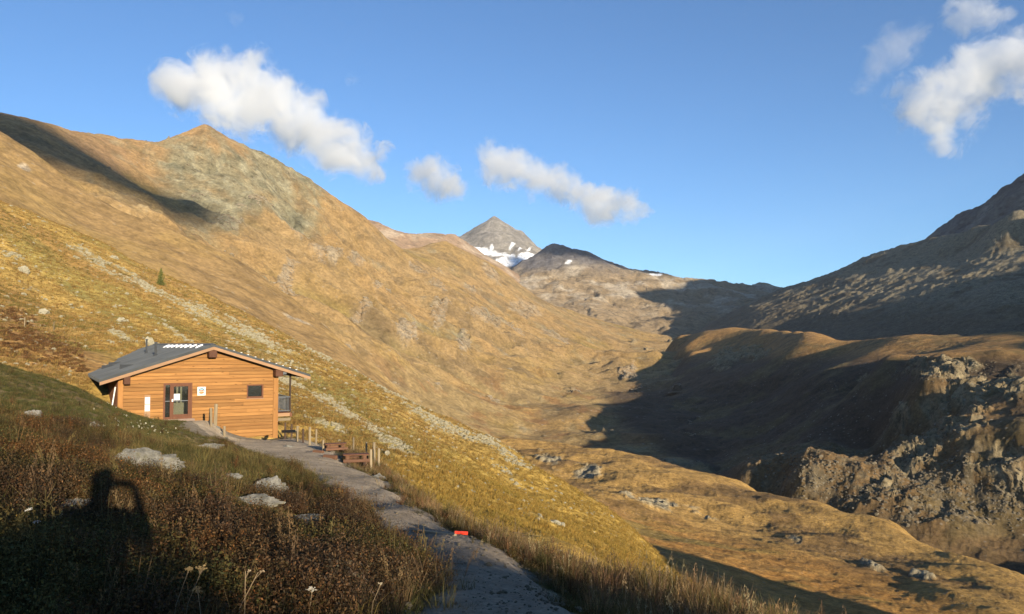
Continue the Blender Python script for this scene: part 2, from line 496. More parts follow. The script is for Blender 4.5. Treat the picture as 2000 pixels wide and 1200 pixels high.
C = blend(C, (0.15, 0.135, 0.055), sst(.2, -.6, gul + .3 * no) * steep * .85)
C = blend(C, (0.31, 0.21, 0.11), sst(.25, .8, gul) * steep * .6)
C = blend(C, (0.17, 0.125, 0.075), sst(.1, .6, fbm(X * .7, Y, 80, 7, .7, 48)) * .7)
C = blend(C, (0.12, 0.10, 0.05), gl * .6)
C = blend(C, (0.29, 0.215, 0.14), rk * .8)
C = blend(C, (0.33, 0.28, 0.21), rk * sst(.0, .5, fbm(X, Y, 18, 4, .6, 71)) * .7)
scm = sst(.05, .95, scree + .45 * no + .25 * lown) * .85
C = blend(C, (0.205, 0.195, 0.135), scm * .95)
C = blend(C, (0.30, 0.28, 0.20), scm * sst(.1, .5, fbm(X, Y, 26, 6, .7, 45)) * .8)
C = blend(C, (0.12, 0.12, 0.085), scm * sst(.1, .5, fbm(X * .5, Y * 1.2, 40, 6, .7, 44)) * .7)
Z = Z + scm * 5 * (blocks(X, Y, 22, 43) - .3)                        # grey green scree under the summit
C = blend(C, (0.20, 0.10, 0.05), sst(.25, .6, fbm(X, Y, 45, 5, .6, 72)) * sst(700, 800, V) * .5)
_k = (rk > .45) & (RR < 1900)
_i = rng.choice(int(_k.sum()), min(5200, int(_k.sum())), replace=False)
OUTC = np.c_[X[_k], Y[_k], Z[_k]][_i]
heath_shade = sst(0, 60, U - np.interp(V, [760, 780, 850, 910, 940], [1165, 1150, 1185, 1310, 1420])) * sst(750, 780, V)
C = blend(C, (0.085, 0.062, 0.042), heath_shade)  # heath beyond the stream, darkened in colour to carry the valley shade
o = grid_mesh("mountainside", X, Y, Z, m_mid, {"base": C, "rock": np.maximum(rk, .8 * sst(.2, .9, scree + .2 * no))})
tag(o, kind="structure")

# --- bare brown spur in front of it
cr = [(-300, 110, 850), (-150, 190, 840), (0, 268, 800), (60, 309, 800), (110, 346, 790), (160, 378, 785), (200, 405, 780), (280, 449, 770), (360, 480, 760), (430, 508, 745), (520, 563, 720), (590, 617, 690), (650, 668, 660), (720, 735, 620), (800, 800, 580)]
fr = [(0, 350, 620), (100, 420, 600), (0, 430, 450), (0, 560, 300), (210, 470, 600), (210, 540, 430), (210, 640, 300), (420, 560, 580), (420, 640, 420), (420, 720, 300), (560, 640, 560), (560, 710, 420), (700, 775, 420), (700, 850, 320), (850, 860, 450),
      (850, 930, 330), (-200, 300, 600), (-200, 450, 350)]
def rg(X, Y, Z, U, V):
    return 5.0 * (ridged(X * .35 + .1 * Y, Y - .2 * X, 90, 5, .5, 73) - .4) + 2 * fbm(X, Y, 60, 4, .5, 74)
def cl(X, Y, Z, U, V):
    C = base(X.shape, (0.24, 0.165, 0.085))
    C = blend(C, (0.28, 0.195, 0.09), sst(-.2, .5, fbm(X, Y, 110, 5, .55, 75)))
    rk = sst(.5, .75, blob(U, V, [(45, 330, 20, 6, 15), (590, 640, 50, 12, 20), (440, 620, 30, 14, 20), (330, 640, 20, 10, 0)]) * .8 + .4 * fbm(X, Y, 30, 5, .6, 76))
    return blend(C, (0.36, 0.30, 0.23), rk), rk
crest_layer("brown_spur", cr, fr, [(1.06, .02), (1.2, .08)], (-46, -3, 430), 190, m_mid, rg, cl, rr=(290, 950))

# --- right valley side with crags
cr = [(1220, 762, 1760), (1265, 722, 1740), (1300, 690, 1680), (1316, 667, 1620), (1345, 655, 1610), (1380, 647, 1600), (1440, 643, 1540), (1520, 648, 1360), (1600, 656, 1130), (1650, 668, 1020), (1700, 664, 950), (1790, 654, 900), (1900, 657, 880), (2000, 652, 870), (2080, 664, 830), (2200, 700, 780)]
fr = [(1850, 690, 620), (1950, 686, 605), (2100, 705, 590), (1800, 712, 600), (1900, 712, 585), (2000, 712, 575), (1800, 738, 575), (1900, 738, 560), (2000, 742, 545), (1800, 762, 540), (1850, 742, 555), (1950, 782, 500), (1880, 822, 470), (1960, 830, 455),
      (1760, 800, 560), (1740, 835, 550), (1700, 760, 720), (2000, 850, 430), (1900, 880, 430), (1800, 880, 460), (1760, 905, 470), (1725, 880, 580), (1752, 1005, 480), (1745, 940, 520),
      (1610, 868, 560), (1500, 895, 610), (1690, 890, 570),
      (1600, 840, 640), (1650, 850, 620), (1500, 850, 720), (1400, 850, 780), (1300, 780, 1080), (1400, 780, 950), (1500, 780, 900), (1600, 738, 790), (1680, 735, 760), (1290, 730, 1580), (1250, 770, 1500), (1310, 745, 1400), (1250, 800, 1000),
      (1300, 860, 800), (1380, 910, 680), (1200, 860, 900), (1350, 960, 600), (1500, 1000, 430), (1650, 1045, 370), (1800, 1095, 340), (1950, 1170, 300), (2200, 770, 480)]
SPUR = [strip(780, 1480, 108, 0, 0), strip(780, 1430, 113, 0, 0), strip(780, 1370, 119, 0, 0), strip(850, 1480, 132, 0, 0), strip(850, 1430, 137, 0, 0), strip(850, 1370, 143, 0, 0), strip(850, 1340, 146, 0, 0), strip(905, 1430, 159, 0, 0), strip(905, 1370, 164, 0, 0), strip(905, 1330, 168, 0, 0),
        strip(700, 1650, 87, 0, 0), strip(700, 1600, 92, 0, 0), strip(700, 1540, 97, 0, 0), strip(640, 1700, 74, 0, 0), strip(640, 1760, 71, 0, 0), strip(640, 1850, 67, 0, 0), strip(540, 1720, 55, 0, 0), strip(540, 1800, 52, 0, 0), strip(540, 1950, 47, 0, 0),
        strip(300, 1800, -42, 0, 0), strip(300, 1900, -50, 0, 0), strip(300, 2000, -56, 0, 0), strip(300, 2150, -62, 0, 0), strip(340, 1800, -21, 0, 0), strip(340, 1900, -29, 0, 0), strip(340, 2000, -36, 0, 0), strip(340, 2150, -46, 0, 0), strip(280, 1850, -56, 0, 0), strip(280, 2000, -66, 0, 0),
        strip(300, 1470, -21, 325, 0), strip(300, 1540, -22, 0, 0), strip(300, 1600, -26, 0, 0), strip(300, 1660, -30, 0, 0), strip(300, 1720, -35, 0, 0), strip(280, 1500, -40, 0, 0), strip(280, 1600, -45, 0, 0), strip(280, 1700, -51, 0, 0), strip(320, 1600, -9, 0, 0), strip(320, 1680, -19, 0, 0), strip(310, 1500, -18, 0, 0), strip(318, 1550, -13, 0, 0)]
cr = dens(cr)
S_D = Surf(P3(cr) + P3(fr) + [q_[:3] for q_ in SPUR] + behind(cr, [(1.12, .03), (1.4, .08)]), lam=1e-3, eps=4e-4)
X, Y, A, RR = polar(6, 44, 760, 285, 1900, 460)
Z = S_D(X, Y)
U, V = pix(X, Y, Z)
outc = blob(U, V, [(1850, 715, 110, 14, 3), (1860, 740, 100, 26, 10), (1830, 790, 50, 40, -30), (1890, 790, 50, 40, 30), (1760, 825, 30, 26, -40), (1860, 850, 80, 30, -15), (1800, 890, 60, 40, -20), (1960, 890, 60, 40, 10), (1740, 950, 40, 30, 20),
                   (1470, 690, 40, 18, 10), (1680, 740, 24, 10, 0), (1420, 700, 40, 22, -20), (1980, 760, 40, 40, 20), (1900, 930, 60, 30, 0), (1980, 960, 50, 40, 0)])
no = fbm(X, Y, 34, 6, .62, 81)
rk = sst(.38, .68, outc * .8 + .42 * no)
scr = sst(.2, .6, blob(U, V, [(1600, 940, 150, 60, 10), (1850, 960, 150, 90, 0), (1800, 880, 80, 60, 0)]))
rid = ridged(X + 8 * no, Y, 38, 6, .58, 82)
Z = Z + (5.0 * fbm(X, Y, 120, 5, .5, 83) + 1.5 * (ridged(X, Y, 45, 5, .55, 80) - .4)) * sst(690, 760, V) + .4 * fbm(X, Y, 30, 4, .5, 76) + rk * (2.0 * (rid - .3) + 6.5 * (blocks(X, Y, 17, 78) - .3) + 2.4 * (blocks(X, Y, 6, 79) - .3) + .9 * (blocks(X, Y, 2.4, 42) - .3)) + .6 * ridged(X, Y, 12, 5, .6, 84) * (0.3 + scr)
Z = Z + scr * (1.0 * (ridged(X, Y, 30, 4, .55, 87) - .3) + .7 * (blocks(X, Y, 5, 77) - .3))
X2 = X + rk * 3 * fbm(X, Y, 16, 4, .6, 85); Y2 = Y + rk * 3 * fbm(X, Y, 16, 4, .6, 86)
C = base(X.shape, (0.085, 0.062, 0.042))  # heath darkened below the plateau as painted valley shade; sunlit tops stay orange
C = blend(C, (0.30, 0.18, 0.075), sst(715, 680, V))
C = blend(C, (0.19, 0.125, 0.065), np.maximum(sst(.1, .7, blob(U, V, [(1600, 945, 170, 70, 10), (1880, 960, 180, 150, 0), (1880, 800, 120, 60, 0)])), 0))
C = blend(C, (0.14, 0.11, 0.055), sst(.0, .6, fbm(X, Y, 60, 5, .6, 88)) * .7)
C = blend(C, (0.19, 0.15, 0.095), scr * sst(-.1, .5, fbm(X, Y, 14, 5, .65, 89)))
C = blend(C, (0.29, 0.24, 0.155), rk * (.6 + .4 * sst(-.2, .5, fbm(X, Y, 8, 4, .6, 90))))
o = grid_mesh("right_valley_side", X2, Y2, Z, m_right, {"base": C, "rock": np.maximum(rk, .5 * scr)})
tag(o, kind="structure")

# --- moraine ridge and orange meadow below the camera
cr = [(900, 868, 700), (1000, 872, 620), (1100, 886, 560), (1200, 901, 520), (1280, 912, 500), (1340, 927, 470), (1450, 953, 420), (1600, 1001, 360), (1750, 1034, 330), (1900, 1107, 295), (2000, 1146, 285), (2200, 1235, 250)]
fr = [(1040, 900, 440), (1100, 930, 385), (1200, 958, 340), (1300, 990, 320), (1400, 1012, 310), (1250, 985, 285), (1200, 1020, 240), (1300, 1045, 240), (1500, 1050, 285), (1700, 1098, 265), (1850, 1140, 252), (1500, 1100, 215), (1500, 1150, 180), (1700, 1200, 170), (1350, 1100, 180),
      (1150, 985, 240), (1900, 1200, 200), (2100, 1260, 200), (1100, 1050, 150), (1300, 1180, 120), (1600, 1290, 125), (1900, 1330, 140), (900, 1000, 250), (900, 930, 400), (2100, 1400, 140)]
S_M = Surf(P3(cr) + P3(fr) + behind(cr, [(1.1, .03), (1.35, .1)]))
X, Y, A, RR = polar(-5, 44, 620, 110, 760, 260)
Z = S_M(X, Y)
U, V = pix(X, Y, Z)
mead = sst(0, 40, V - np.interp(U, [1100, 1250, 1400, 1600, 1750, 1900, 2000], [960, 990, 1030, 1085, 1120, 1190, 1240]))
outc = blob(U, V, [(1070, 905, 40, 16, 20), (1150, 925, 40, 14, 15), (1280, 990, 50, 14, 12), (1370, 1010, 40, 10, 20), (1550, 1060, 30, 10, 20), (1700, 1115, 40, 8, 20), (1800, 1140, 30, 8, 10), (1230, 975, 24, 8, 0)])
no = fbm(X, Y, 20, 6, .62, 91)
rk = sst(.45, .75, outc * .8 + .4 * no)
Z = Z + (1 - mead) * (2.4 * fbm(X, Y, 60, 4, .45, 92) + 1.1 * ridged(X + .4 * Y, Y * .6, 40, 5, .5, 93)) + rk * (2.6 * (blocks(X, Y, 9, 94) - .3) + .8 * blocks(X, Y, 3.5, 58)) + mead * .35 * fbm(X, Y, 9, 5, .6, 95)
Z = Z + (1 - mead) * .3 * ridged(X + .4 * Y, Y * .6, 9, 5, .6, 99)
C = base(X.shape, (0.36, 0.23, 0.085))
C = blend(C, (0.18, 0.115, 0.055), sst(.0, .5, fbm(X, Y, 40, 6, .65, 96)) * .8)
C = blend(C, (0.38, 0.205, 0.065), mead * (.65 + .35 * sst(-.3, .3, fbm(X, Y, 16, 5, .65, 97))))
C = blend(C, (0.22, 0.17, 0.06), mead * sst(.15, .5, fbm(X * .5, Y, 30, 4, .6, 98)) * .8)
C = blend(C, (0.34, 0.29, 0.20), rk)
o = grid_mesh("moraine_meadow", X, Y, Z, m_mor, {"base": C, "rock": rk})
tag(o, kind="structure")

# --- grassy hillside behind the hut
HC = [(-300, 270, 215), (-150, 330, 212), (0, 395, 205), (100, 432, 200), (210, 482, 195), (312, 548, 188), (420, 592, 182), (560, 662, 172), (700, 742, 160), (800, 795, 152), (900, 850, 145), (1000, 887, 138), (1036, 905, 133), (1062, 940, 126), (1110, 962, 120),
      (1180, 1000, 112), (1250, 1052, 102), (1310, 1102, 92), (1400, 1185, 80), (1550, 1290, 70)]
HF = [(-200, 560, 90), (0, 560, 110), (0, 640, 78), (0, 700, 60), (100, 600, 105), (250, 600, 120), (300, 660, 85), (150, 700, 66), (450, 660, 115), (560, 720, 105), (620, 790, 70), (650, 840, 58), (720, 880, 54), (760, 922, 42), (800, 850, 90), (900, 920, 80),
      (1000, 960, 85), (850, 970, 42), (1000, 1022, 42), (1100, 1020, 70), (1150, 1082, 38), (1250, 1105, 55), (1300, 1155, 40), (900, 1080, 18), (1150, 1165, 18), (1400, 1240, 25), (600, 935, 42), (450, 935, 45), (300, 905, 45), (100, 810, 45), (0, 775, 45), (-200, 765, 45), (0, 860, 29), (100, 880, 29), (-200, 860, 29), (300, 950, 29), (-200, 700, 62), (50, 800, 38), (-100, 790, 38), (1600, 1330, 30)]
S_H = Surf(P3(HC) + P3(HF) + behind(HC, [(1.12, .02), (1.3, .07), (1.6, .18)]))
def hill_z(X, Y):
    X = np.asarray(X, float); Y = np.asarray(Y, float)
    Z = S_H(X, Y)
    return Z + .9 * fbm(X + .5 * Y, Y * .6, 22, 4, .5, 101) + .22 * fbm(X, Y, 4, 4, .55, 102)
X, Y, A, RR = polar(-50, 33, 720, 30, 300, 330)
Z = hill_z(X, Y)
U, V = pix(X, Y, Z)
TALUS = [(560, 745, 60, 40, 30), (650, 790, 80, 24, 28), (760, 860, 90, 14, 34), (640, 690, 100, 22, 27), (780, 770, 110, 20, 32), (900, 850, 110, 20, 30), (960, 870, 70, 22, 28), (180, 505, 80, 12, 32), (270, 545, 90, 18, 30), (400, 620, 110, 22, 30), (510, 660, 90, 22, 28),
         (640, 830, 60, 12, 25), (850, 830, 90, 12, 30), (980, 920, 60, 14, 30), (60, 470, 60, 5, 25), (20, 500, 40, 8, 15), (240, 655, 40, 8, 25), (330, 640, 60, 6, 35), (1010, 950, 50, 10, 30), (60, 530, 40, 14, 30)]
def talus_mask(U, V, X, Y):
    return sst(.30, 1.15, blob(U, V, TALUS) * .9 + .65 * fbm(X * .6 + .5 * Y, Y * .7 - .2 * X, 7, 6, .65, 103))
tal = talus_mask(U, V, X, Y)
Z = Z + tal * .22 * (blocks(X, Y, 1.1, 104) - .3)
C = base(X.shape, (0.34, 0.235, 0.08))
str1 = fbm(X * .35 + .75 * Y, Y * .35 - X * .15, 16, 5, .55, 105)
C = blend(C, (0.27, 0.17, 0.065), sst(-.1, .5, str1))
C = blend(C, (0.22, 0.18, 0.06), sst(.1, .5, fbm(X * .5 + .5 * Y, Y * .4, 20, 5, .55, 106)) * .8)
C = blend(C, (0.37, 0.25, 0.06), sst(820, 960, V) * sst(700, 900, U) * .7)
heath = sst(.2, .8, blob(U, V, [(60, 680, 130, 50, 15), (160, 710, 80, 30, 20), (30, 620, 60, 20, 20)]) + .3 * fbm(X, Y, 8, 4, .6, 107))
C = blend(C, (0.25, 0.14, 0.07), heath * .6)
grn = blob(U, V, [(150, 570, 50, 12, 30), (230, 625, 60, 12, 30), (690, 775, 60, 16, 35), (620, 745, 40, 12, 40), (760, 900, 40, 20, 60), (950, 830, 60, 14, 35)])
C = blend(C, (0.17, 0.15, 0.055), sst(.2, .8, grn + .3 * str1) * .8)
C = blend(C, (0.30, 0.26, 0.145), tal * (.25 + .4 * sst(-.2, .4, fbm(X, Y, 2.5, 4, .65, 109))))
o = grid_mesh("hillside", X, Y, Z, m_hill, {"base": C, "rock": tal * .8})
tag(o, kind="structure")

# --- the mountain to the right of the frame whose shadow fills the valley
HQ = [(50, -12), (85, -16), (108, -21), (120, -25), (129, -29), (135, -33.5), (150, -45), (170, -60), (200, -76), (240, -80), (300, -70), (380, -45), (420, -22), (450, 4), (480, 22), (540, 38), (600, 56), (650, 66), (700, 82), (818, 105), (860, 126), (930, 166), (1000, 197), (1100, 213), (1280, 236), (1350, 255), (1465, 288), (1600, 318), (1700, 345), (1790, 395), (1850, 560), (1900, 640), (2300, 700), (3000, 720), (3600, 700)]
q = np.concatenate([np.linspace(52, 600, 170), np.linspace(610, 3600, 240)])
t = np.linspace(-1, 1, 81)
QQ, TT = np.meshgrid(q, t, indexing='ij')
Wd = np.where(TT > 0, .40, .9) * QQ
PP = TT * Wd
Hc = np.interp(QQ, [a for a, b in HQ], [b for a, b in HQ]) + (1 + .005 * QQ) * fbm(QQ, 0 * QQ + 3.3, 90, 5, .55, 111) * sst(350, 700, QQ)
Z = Hc - (Hc + 170) * np.abs(TT) ** 1.1 + 14 * fbm(QQ, PP, 160, 5, .55, 112) * sst(.1, .5, np.abs(TT)) * sst(200, 900, QQ)
X = QQ * QX + PP * DX; Y = QQ * QY + PP * DY
C = base(X.shape, (0.22, 0.16, 0.09)); C = blend(C, (0.28, 0.25, 0.2), sst(0, .5, fbm(X, Y, 90, 5, .6, 113)))
o = grid_mesh("shading_mountain", X, Y, Z, m_mid, {"base": C, "rock": np.zeros_like(X)})
tag(o, kind="structure")

# --- the stream glinting where the valley floor narrows
SP = [hit_ for hit_ in [pt(1318, 899, 668), pt(1328, 905, 662), pt(1338, 912, 655), pt(1346, 917, 650), pt(1356, 924, 643)]]
sx = np.interp(np.linspace(0, 4, 40), range(5), [c.x for c in SP]); sy = np.interp(np.linspace(0, 4, 40), range(5), [c.y for c in SP])
wd = np.linspace(-1, 1, 5)[None, :] * (2.2 + 1.0 * fbm(sx, sy, 9, 3, .5, 49))[:, None]
X = sx[:, None] + .75 * wd; Y = sy[:, None] + .66 * wd
wm, _nt, _b = nodes_of("stream_water"); _b.inputs["Base Color"].default_value = (.03, .05, .07, 1); _b.inputs["Roughness"].default_value = .12; _b.inputs["Specular IOR Level"].default_value = .5
Zs_ = S_val(X, Y); Zs_ = np.maximum(Zs_, S_D(X, Y)) + 1.3
tag(grid_mesh("stream", X, Y, Zs_, wm), kind="structure")

# --- low base sheet out to the horizon
X, Y, A, RR = polar(0, 354.0, 60, 20, 3400, 24)
o = grid_mesh("ground", X, Y, -172 + 0 * X, m_mid, {"base": base(X.shape, (0.2, .15, .08)), "rock": np.zeros_like(X)}, wrap=True)
tag(o, kind="structure")
# ------------------------------------------------------------------ near ground: bank, path bed, terrace
NP = P3([
    # path
    (850, 1200, 4.9), (1000, 1200, 4.9), (1110, 1200, 4.9), (850, 1060, 8), (900, 1055, 8.2), (960, 1080, 7.4), (760, 1000, 11), (800, 1010, 10.4), (680, 955, 15), (720, 962, 14.6), (640, 925, 20), (690, 935, 19), (590, 900, 26), (640, 905, 26),
    (530, 882, 34), (600, 885, 34), (470, 868, 43), (540, 866, 44), (443, 862, 47.5), (545, 860, 51.5), (400, 842, 44.5), (380, 832, 45.5), (350, 824, 47), (415, 826, 49.5), (430, 846, 48.5),
    # heath bank left of the path
    (0, 1200, 4.3), (300, 1200, 4.6), (600, 1200, 4.8), (760, 1200, 4.8), (-200, 1100, 5.0), (0, 1000, 7.2), (300, 1000, 8), (600, 1075, 7.4), (780, 1095, 7.6), (740, 1058, 8.8), (640, 1012, 11.5), (200, 900, 13.5), (400, 905, 16), (540, 962, 14.5), (0, 850, 15),
    (200, 850, 19.5), (330, 878, 21), (430, 903, 22), (0, 780, 26), (120, 800, 27), (250, 838, 29), (350, 870, 29), (0, 718, 44), (80, 737, 42), (150, 760, 41), (235, 806, 39), (300, 834, 37), (350, 853, 35), (400, 880, 31), (-200, 640, 46), (-200, 740, 24), (-200, 900, 9),
    # right of the path
    (950, 1062, 9.6), (1040, 1100, 8.9), (1130, 1142, 8.4), (1250, 1158, 8.5), (1400, 1188, 8.1), (1560, 1250, 7.6), (1150, 1200, 5.8), (1300, 1235, 5.8), (1200, 1260, 4.6), (1700, 1330, 6.6), (860, 1010, 11.5), (800, 975, 14.5), (780, 950, 18), (760, 935, 22),
    (745, 922, 29), (735, 910, 33), (690, 888, 38), (715, 896, 35), (640, 874, 44), (617, 867, 46.5), (590, 862, 50), (569, 853, 52.5), (557, 851, 53.5),
    # falling away beyond the edge
    (770, 962, 26), (780, 950, 36), (700, 935, 46), (620, 915, 59), (560, 890, 62), (860, 1060, 15), (950, 1115, 13.5), (1130, 1205, 12), (1300, 1245, 12), (1500, 1320, 11), (1000, 1150, 20), (1300, 1300, 22), (1700, 1400, 12), (800, 1000, 40), (900, 1080, 36),
    # behind the crest and the hut
    (0, 760, 58), (120, 780, 58), (235, 825, 50), (-200, 740, 60), (240, 860, 60), (350, 870, 62), (450, 900, 65), (200, 900, 75), (500, 950, 75), (0, 850, 75), (-250, 800, 75)])
NP += [(0, 0, -1.62), (0, -1, -1.5), (-2.5, 1, -1.25), (2.5, 1.5, -1.75), (0, 2.5, -1.65), (1.2, 2.5, -1.68), (5, 2, -2.2), (8, 1, -3.0), (-5, 0, -0.75), (-9, 4, 0.3), (-12, -8, 2.0), (-20, 5, 3.2)]
for qv, s_ in ((-9, .6), (-6, .2), (-3, -.06), (-1, -.16), (.15, -.28), (.75, -.76), (1.5, -.93), (2.5, -.88), (3.3, -1.05), (4.5, -1.9), (7, -3.1), (11, -4.8)):      # bank behind the camera
    NP.append((qv * QX - 5.5 * DX, qv * QY - 5.5 * DY, s_ + 5.5 * TE))
for qv, z_ in ((-20, 3.0), (-8, 1.6), (0, .4), (6, -1.6), (14, -5), (25, -10)):
    NP.append((qv * QX - 14 * DX, qv * QY - 14 * DY, z_))
for qv, z_ in ((-40, 6.0), (0, -3), (25, -14), (40, -22)):
    NP.append((qv * QX - 45 * DX, qv * QY - 45 * DY, z_))
NP += [(20, 10, -8), (35, 10, -17), (60, 20, -30), (30, -10, -15), (60, -20, -33)]
S_N = NearSurf(NP)

PATH = [(978, 1330, 3.6), (985, 1200, 4.9), (945, 1110, 6.5), (872, 1054, 8.1), (780, 1004, 10.6), (704, 958, 14.8), (668, 930, 19.5), (610, 903, 26), (570, 884, 34), (515, 868, 43), (490, 862, 49)]
PW = [.55, .47, .48, .38, .38, .48, .78, 1.0, 1.7, 2.5, 3.2]
_pp = np.array([pt(*p) for p in PATH])[:, :2]
_s = np.r_[0, np.cumsum(np.hypot(*np.diff(_pp, axis=0).T))]
_ss = np.linspace(0, _s[-1], 260)
PXY = np.c_[np.interp(_ss, _s, _pp[:, 0]), np.interp(_ss, _s, _pp[:, 1])]
for _ in range(6):
    PXY[1:-1] = (PXY[:-2] + 2 * PXY[1:-1] + PXY[2:]) / 4
PWD = np.interp(_ss, _s, PW)
def path_d(X, Y):
    """signed distance from the path edge (negative inside)"""
    X = np.asarray(X, float); sh = X.shape
    x = X.ravel(); y = np.asarray(Y, float).ravel()
    out = np.empty(len(x))
    for i in range(0, len(x), 20000):
        d = np.hypot(x[i:i + 20000, None] - PXY[None, ::3, 0], y[i:i + 20000, None] - PXY[None, ::3, 1]) - PWD[None, ::3]
        out[i:i + 20000] = d.min(1)
    return out.reshape(sh)

def near_z(X, Y):
    X = np.asarray(X, float); Y = np.asarray(Y, float)
    Z = S_N(X, Y)
    r = np.hypot(X, Y)
    pd = path_d(X, Y)
    rough = sst(-.2, .8, pd)
    hutm = sst(2, 6, np.hypot(X + 16, Y - 52) - 12)
    Z = Z + rough * (.3 + .7 * hutm) * (.10 * fbm(X, Y, 1.7, 4, .5, 121) + .16 * fbm(X, Y, 5, 3, .5, 122))
    Z = Z + .02 * fbm(X, Y, .8, 3, .5, 123)
    return Z

az = np.radians(np.concatenate([np.arange(-44, 40, .17), np.arange(40, 316, 3.0)]))[:, None]
rr = np.exp(np.linspace(math.log(.5), math.log(80), 330))[None, :]
X, Y = rr * np.sin(az), rr * np.cos(az)
Z = near_z(X, Y)
U, V = pix(X, Y, Z)
PD = path_d(X, Y)
C = base(X.shape, (0.10, 0.075, 0.04))
C = blend(C, (0.13, 0.11, 0.045), sst(-.2, .5, fbm(X, Y, 3, 4, .6, 125)))
dirt = np.maximum(sst(.5, -.1, PD + .35 * fbm(X, Y, 1.2, 4, .6, 126)), sst(.3, .7, blob(U, V, [(400, 838, 60, 20, 10), (700, 925, 50, 14, 15), (590, 870, 60, 10, 5), (740, 940, 40, 12, 15)])) * (Y > 12))
C = blend(C, (0.17, 0.145, 0.115), dirt)
m_near_o = grid_mesh("foreground_bank", X, Y, Z, m_near, {"base": C, "rock": np.zeros_like(X)}, wrap=True)
tag(m_near_o, kind="structure")

# --- the dirt path
def dirt_mat():
    m, nt, b = nodes_of("trodden_gravel")
    tc = nn(nt, "ShaderNodeTexCoord"); v = tc.outputs["Object"]
    n1 = noise(nt, v, 0.9, 8, 0.65, 0.4); n2 = noise(nt, v, 22, 6, 0.7); n3 = noise(nt, v, 5, 8, 0.7)
    c = mixc(nt, ramp(nt, n1, [(.35, 0), (.65, 1)]), (0.235, 0.185, 0.13), (0.36, 0.29, 0.205))
    c = mixc(nt, 1.0, c, ramp(nt, n2, [(.25, .65), (.5, 1.0), (.75, 1.35)]), 'MULTIPLY')
    c = mixc(nt, 1.0, c, ramp(nt, n3, [(.25, .75), (.5, 1.0), (.75, 1.2)]), 'MULTIPLY')
    vo = nn(nt, "ShaderNodeTexVoronoi"); vo.inputs["Scale"].default_value = 14; nt.links.new(v, vo.inputs["Vector"])
    pb = mth(nt, 'MULTIPLY', ramp(nt, vo.outputs["Distance"], [(.12, 1.0), (.25, 0.0)]), ramp(nt, noise(nt, v, 1.7, 5), [(.5, 0.0), (.65, 1.0)]))
    c = mixc(nt, mth(nt, 'MULTIPLY', pb, .6), c, (0.34, 0.32, 0.28))
    nt.links.new(c, b.inputs["Base Color"])
    bp = nn(nt, "ShaderNodeBump"); bp.inputs["Strength"].default_value = 1.0; bp.inputs["Distance"].default_value = .05
    nt.links.new(mth(nt, 'ADD', mth(nt, 'ADD', n3, mth(nt, 'MULTIPLY', n2, .4)), pb), bp.inputs["Height"]); nt.links.new(bp.outputs[0], b.inputs["Normal"])
    return m
m_dirt = dirt_mat()
tng = np.gradient(PXY, axis=0); tng /= np.hypot(*tng.T)[:, None]
nrm = np.c_[tng[:, 1], -tng[:, 0]]
k = np.linspace(-1, 1, 33)
edge = 1 + .0 * k
wob = .13 * fbm(_ss, 0 * _ss, 2.0, 4, .6, 131)
wob2 = .13 * fbm(_ss, 0 * _ss + 9, 2.0, 4, .6, 132)
off = np.where(k[None, :] < 0, k[None, :] * (PWD + .08 + wob)[:, None], k[None, :] * (PWD + .08 + wob2)[:, None])
X = PXY[:, 0, None] + nrm[:, 0, None] * off; Y = PXY[:, 1, None] + nrm[:, 1, None] * off
Z = near_z(X, Y) + .035 - .09 * np.abs(k[None, :]) ** 6 + .0012 * np.hypot(X, Y)
po = grid_mesh("path", X, Y, Z, m_dirt)
tag(po, kind="structure")
# ------------------------------------------------------------------ finding where a line of sight meets the ground
def hit(u, v, zf, r0, r1, n=900):
    a, e = ray(u, v)
    r = np.exp(np.linspace(math.log(r0), math.log(r1), n))
    x = r * math.sin(a); y = r * math.cos(a)
    below = r * e < zf(x, y)
    i = int(np.argmax(below)) if below.any() else n - 1
    return Vector((x[i], y[i], float(zf(x[i:i + 1], y[i:i + 1])[0])))

# ------------------------------------------------------------------ stones
def stone_mat(name, c1, c2, scale=3.0, moss=(0.16, 0.14, 0.06)):
    m, nt, b = nodes_of(name)
    tc = nn(nt, "ShaderNodeTexCoord"); v = tc.outputs["Object"]
    oi = nn(nt, "ShaderNodeObjectInfo")
    vec = nn(nt, "ShaderNodeVectorMath", operation='ADD'); nt.links.new(v, vec.inputs[0])
    sc = nn(nt, "ShaderNodeVectorMath", operation='SCALE'); sc.inputs[0].default_value = (7, 3, 5); nt.links.new(oi.outputs["Random"], sc.inputs["Scale"]); nt.links.new(sc.outputs[0], vec.inputs[1])
    n1 = noise(nt, vec.outputs[0], scale, 10, .7); n2 = noise(nt, vec.outputs[0], scale * 5, 8, .7); n3 = noise(nt, vec.outputs[0], scale * .8, 5, .6)
    c = mixc(nt, ramp(nt, n1, [(.35, 0), (.62, 1)]), c1, c2)
    c = mixc(nt, 1.0, c, ramp(nt, n2, [(.25, .55), (.5, 1), (.75, 1.3)]), 'MULTIPLY')
    c = mixc(nt, mth(nt, 'MULTIPLY', ramp(nt, n3, [(.55, 0), (.7, 1)]), .6), c, moss)
    nt.links.new(c, b.inputs["Base Color"])
    bp = nn(nt, "ShaderNodeBump"); bp.inputs["Strength"].default_value = .7; bp.inputs["Distance"].default_value = .25 / scale
    nt.links.new(mth(nt, 'ADD', n1, mth(nt, 'MULTIPLY', n2, .5)), bp.inputs["Height"]); nt.links.new(bp.outputs[0], b.inputs["Normal"])
    return m
m_stone = stone_mat("grey_lichen_stone", (0.10, 0.096, 0.083), (0.25, 0.235, 0.20), 4.0)
m_talus = stone_mat("pale_talus_stone", (0.28, 0.25, 0.17), (0.44, 0.40, 0.29), 1.5)

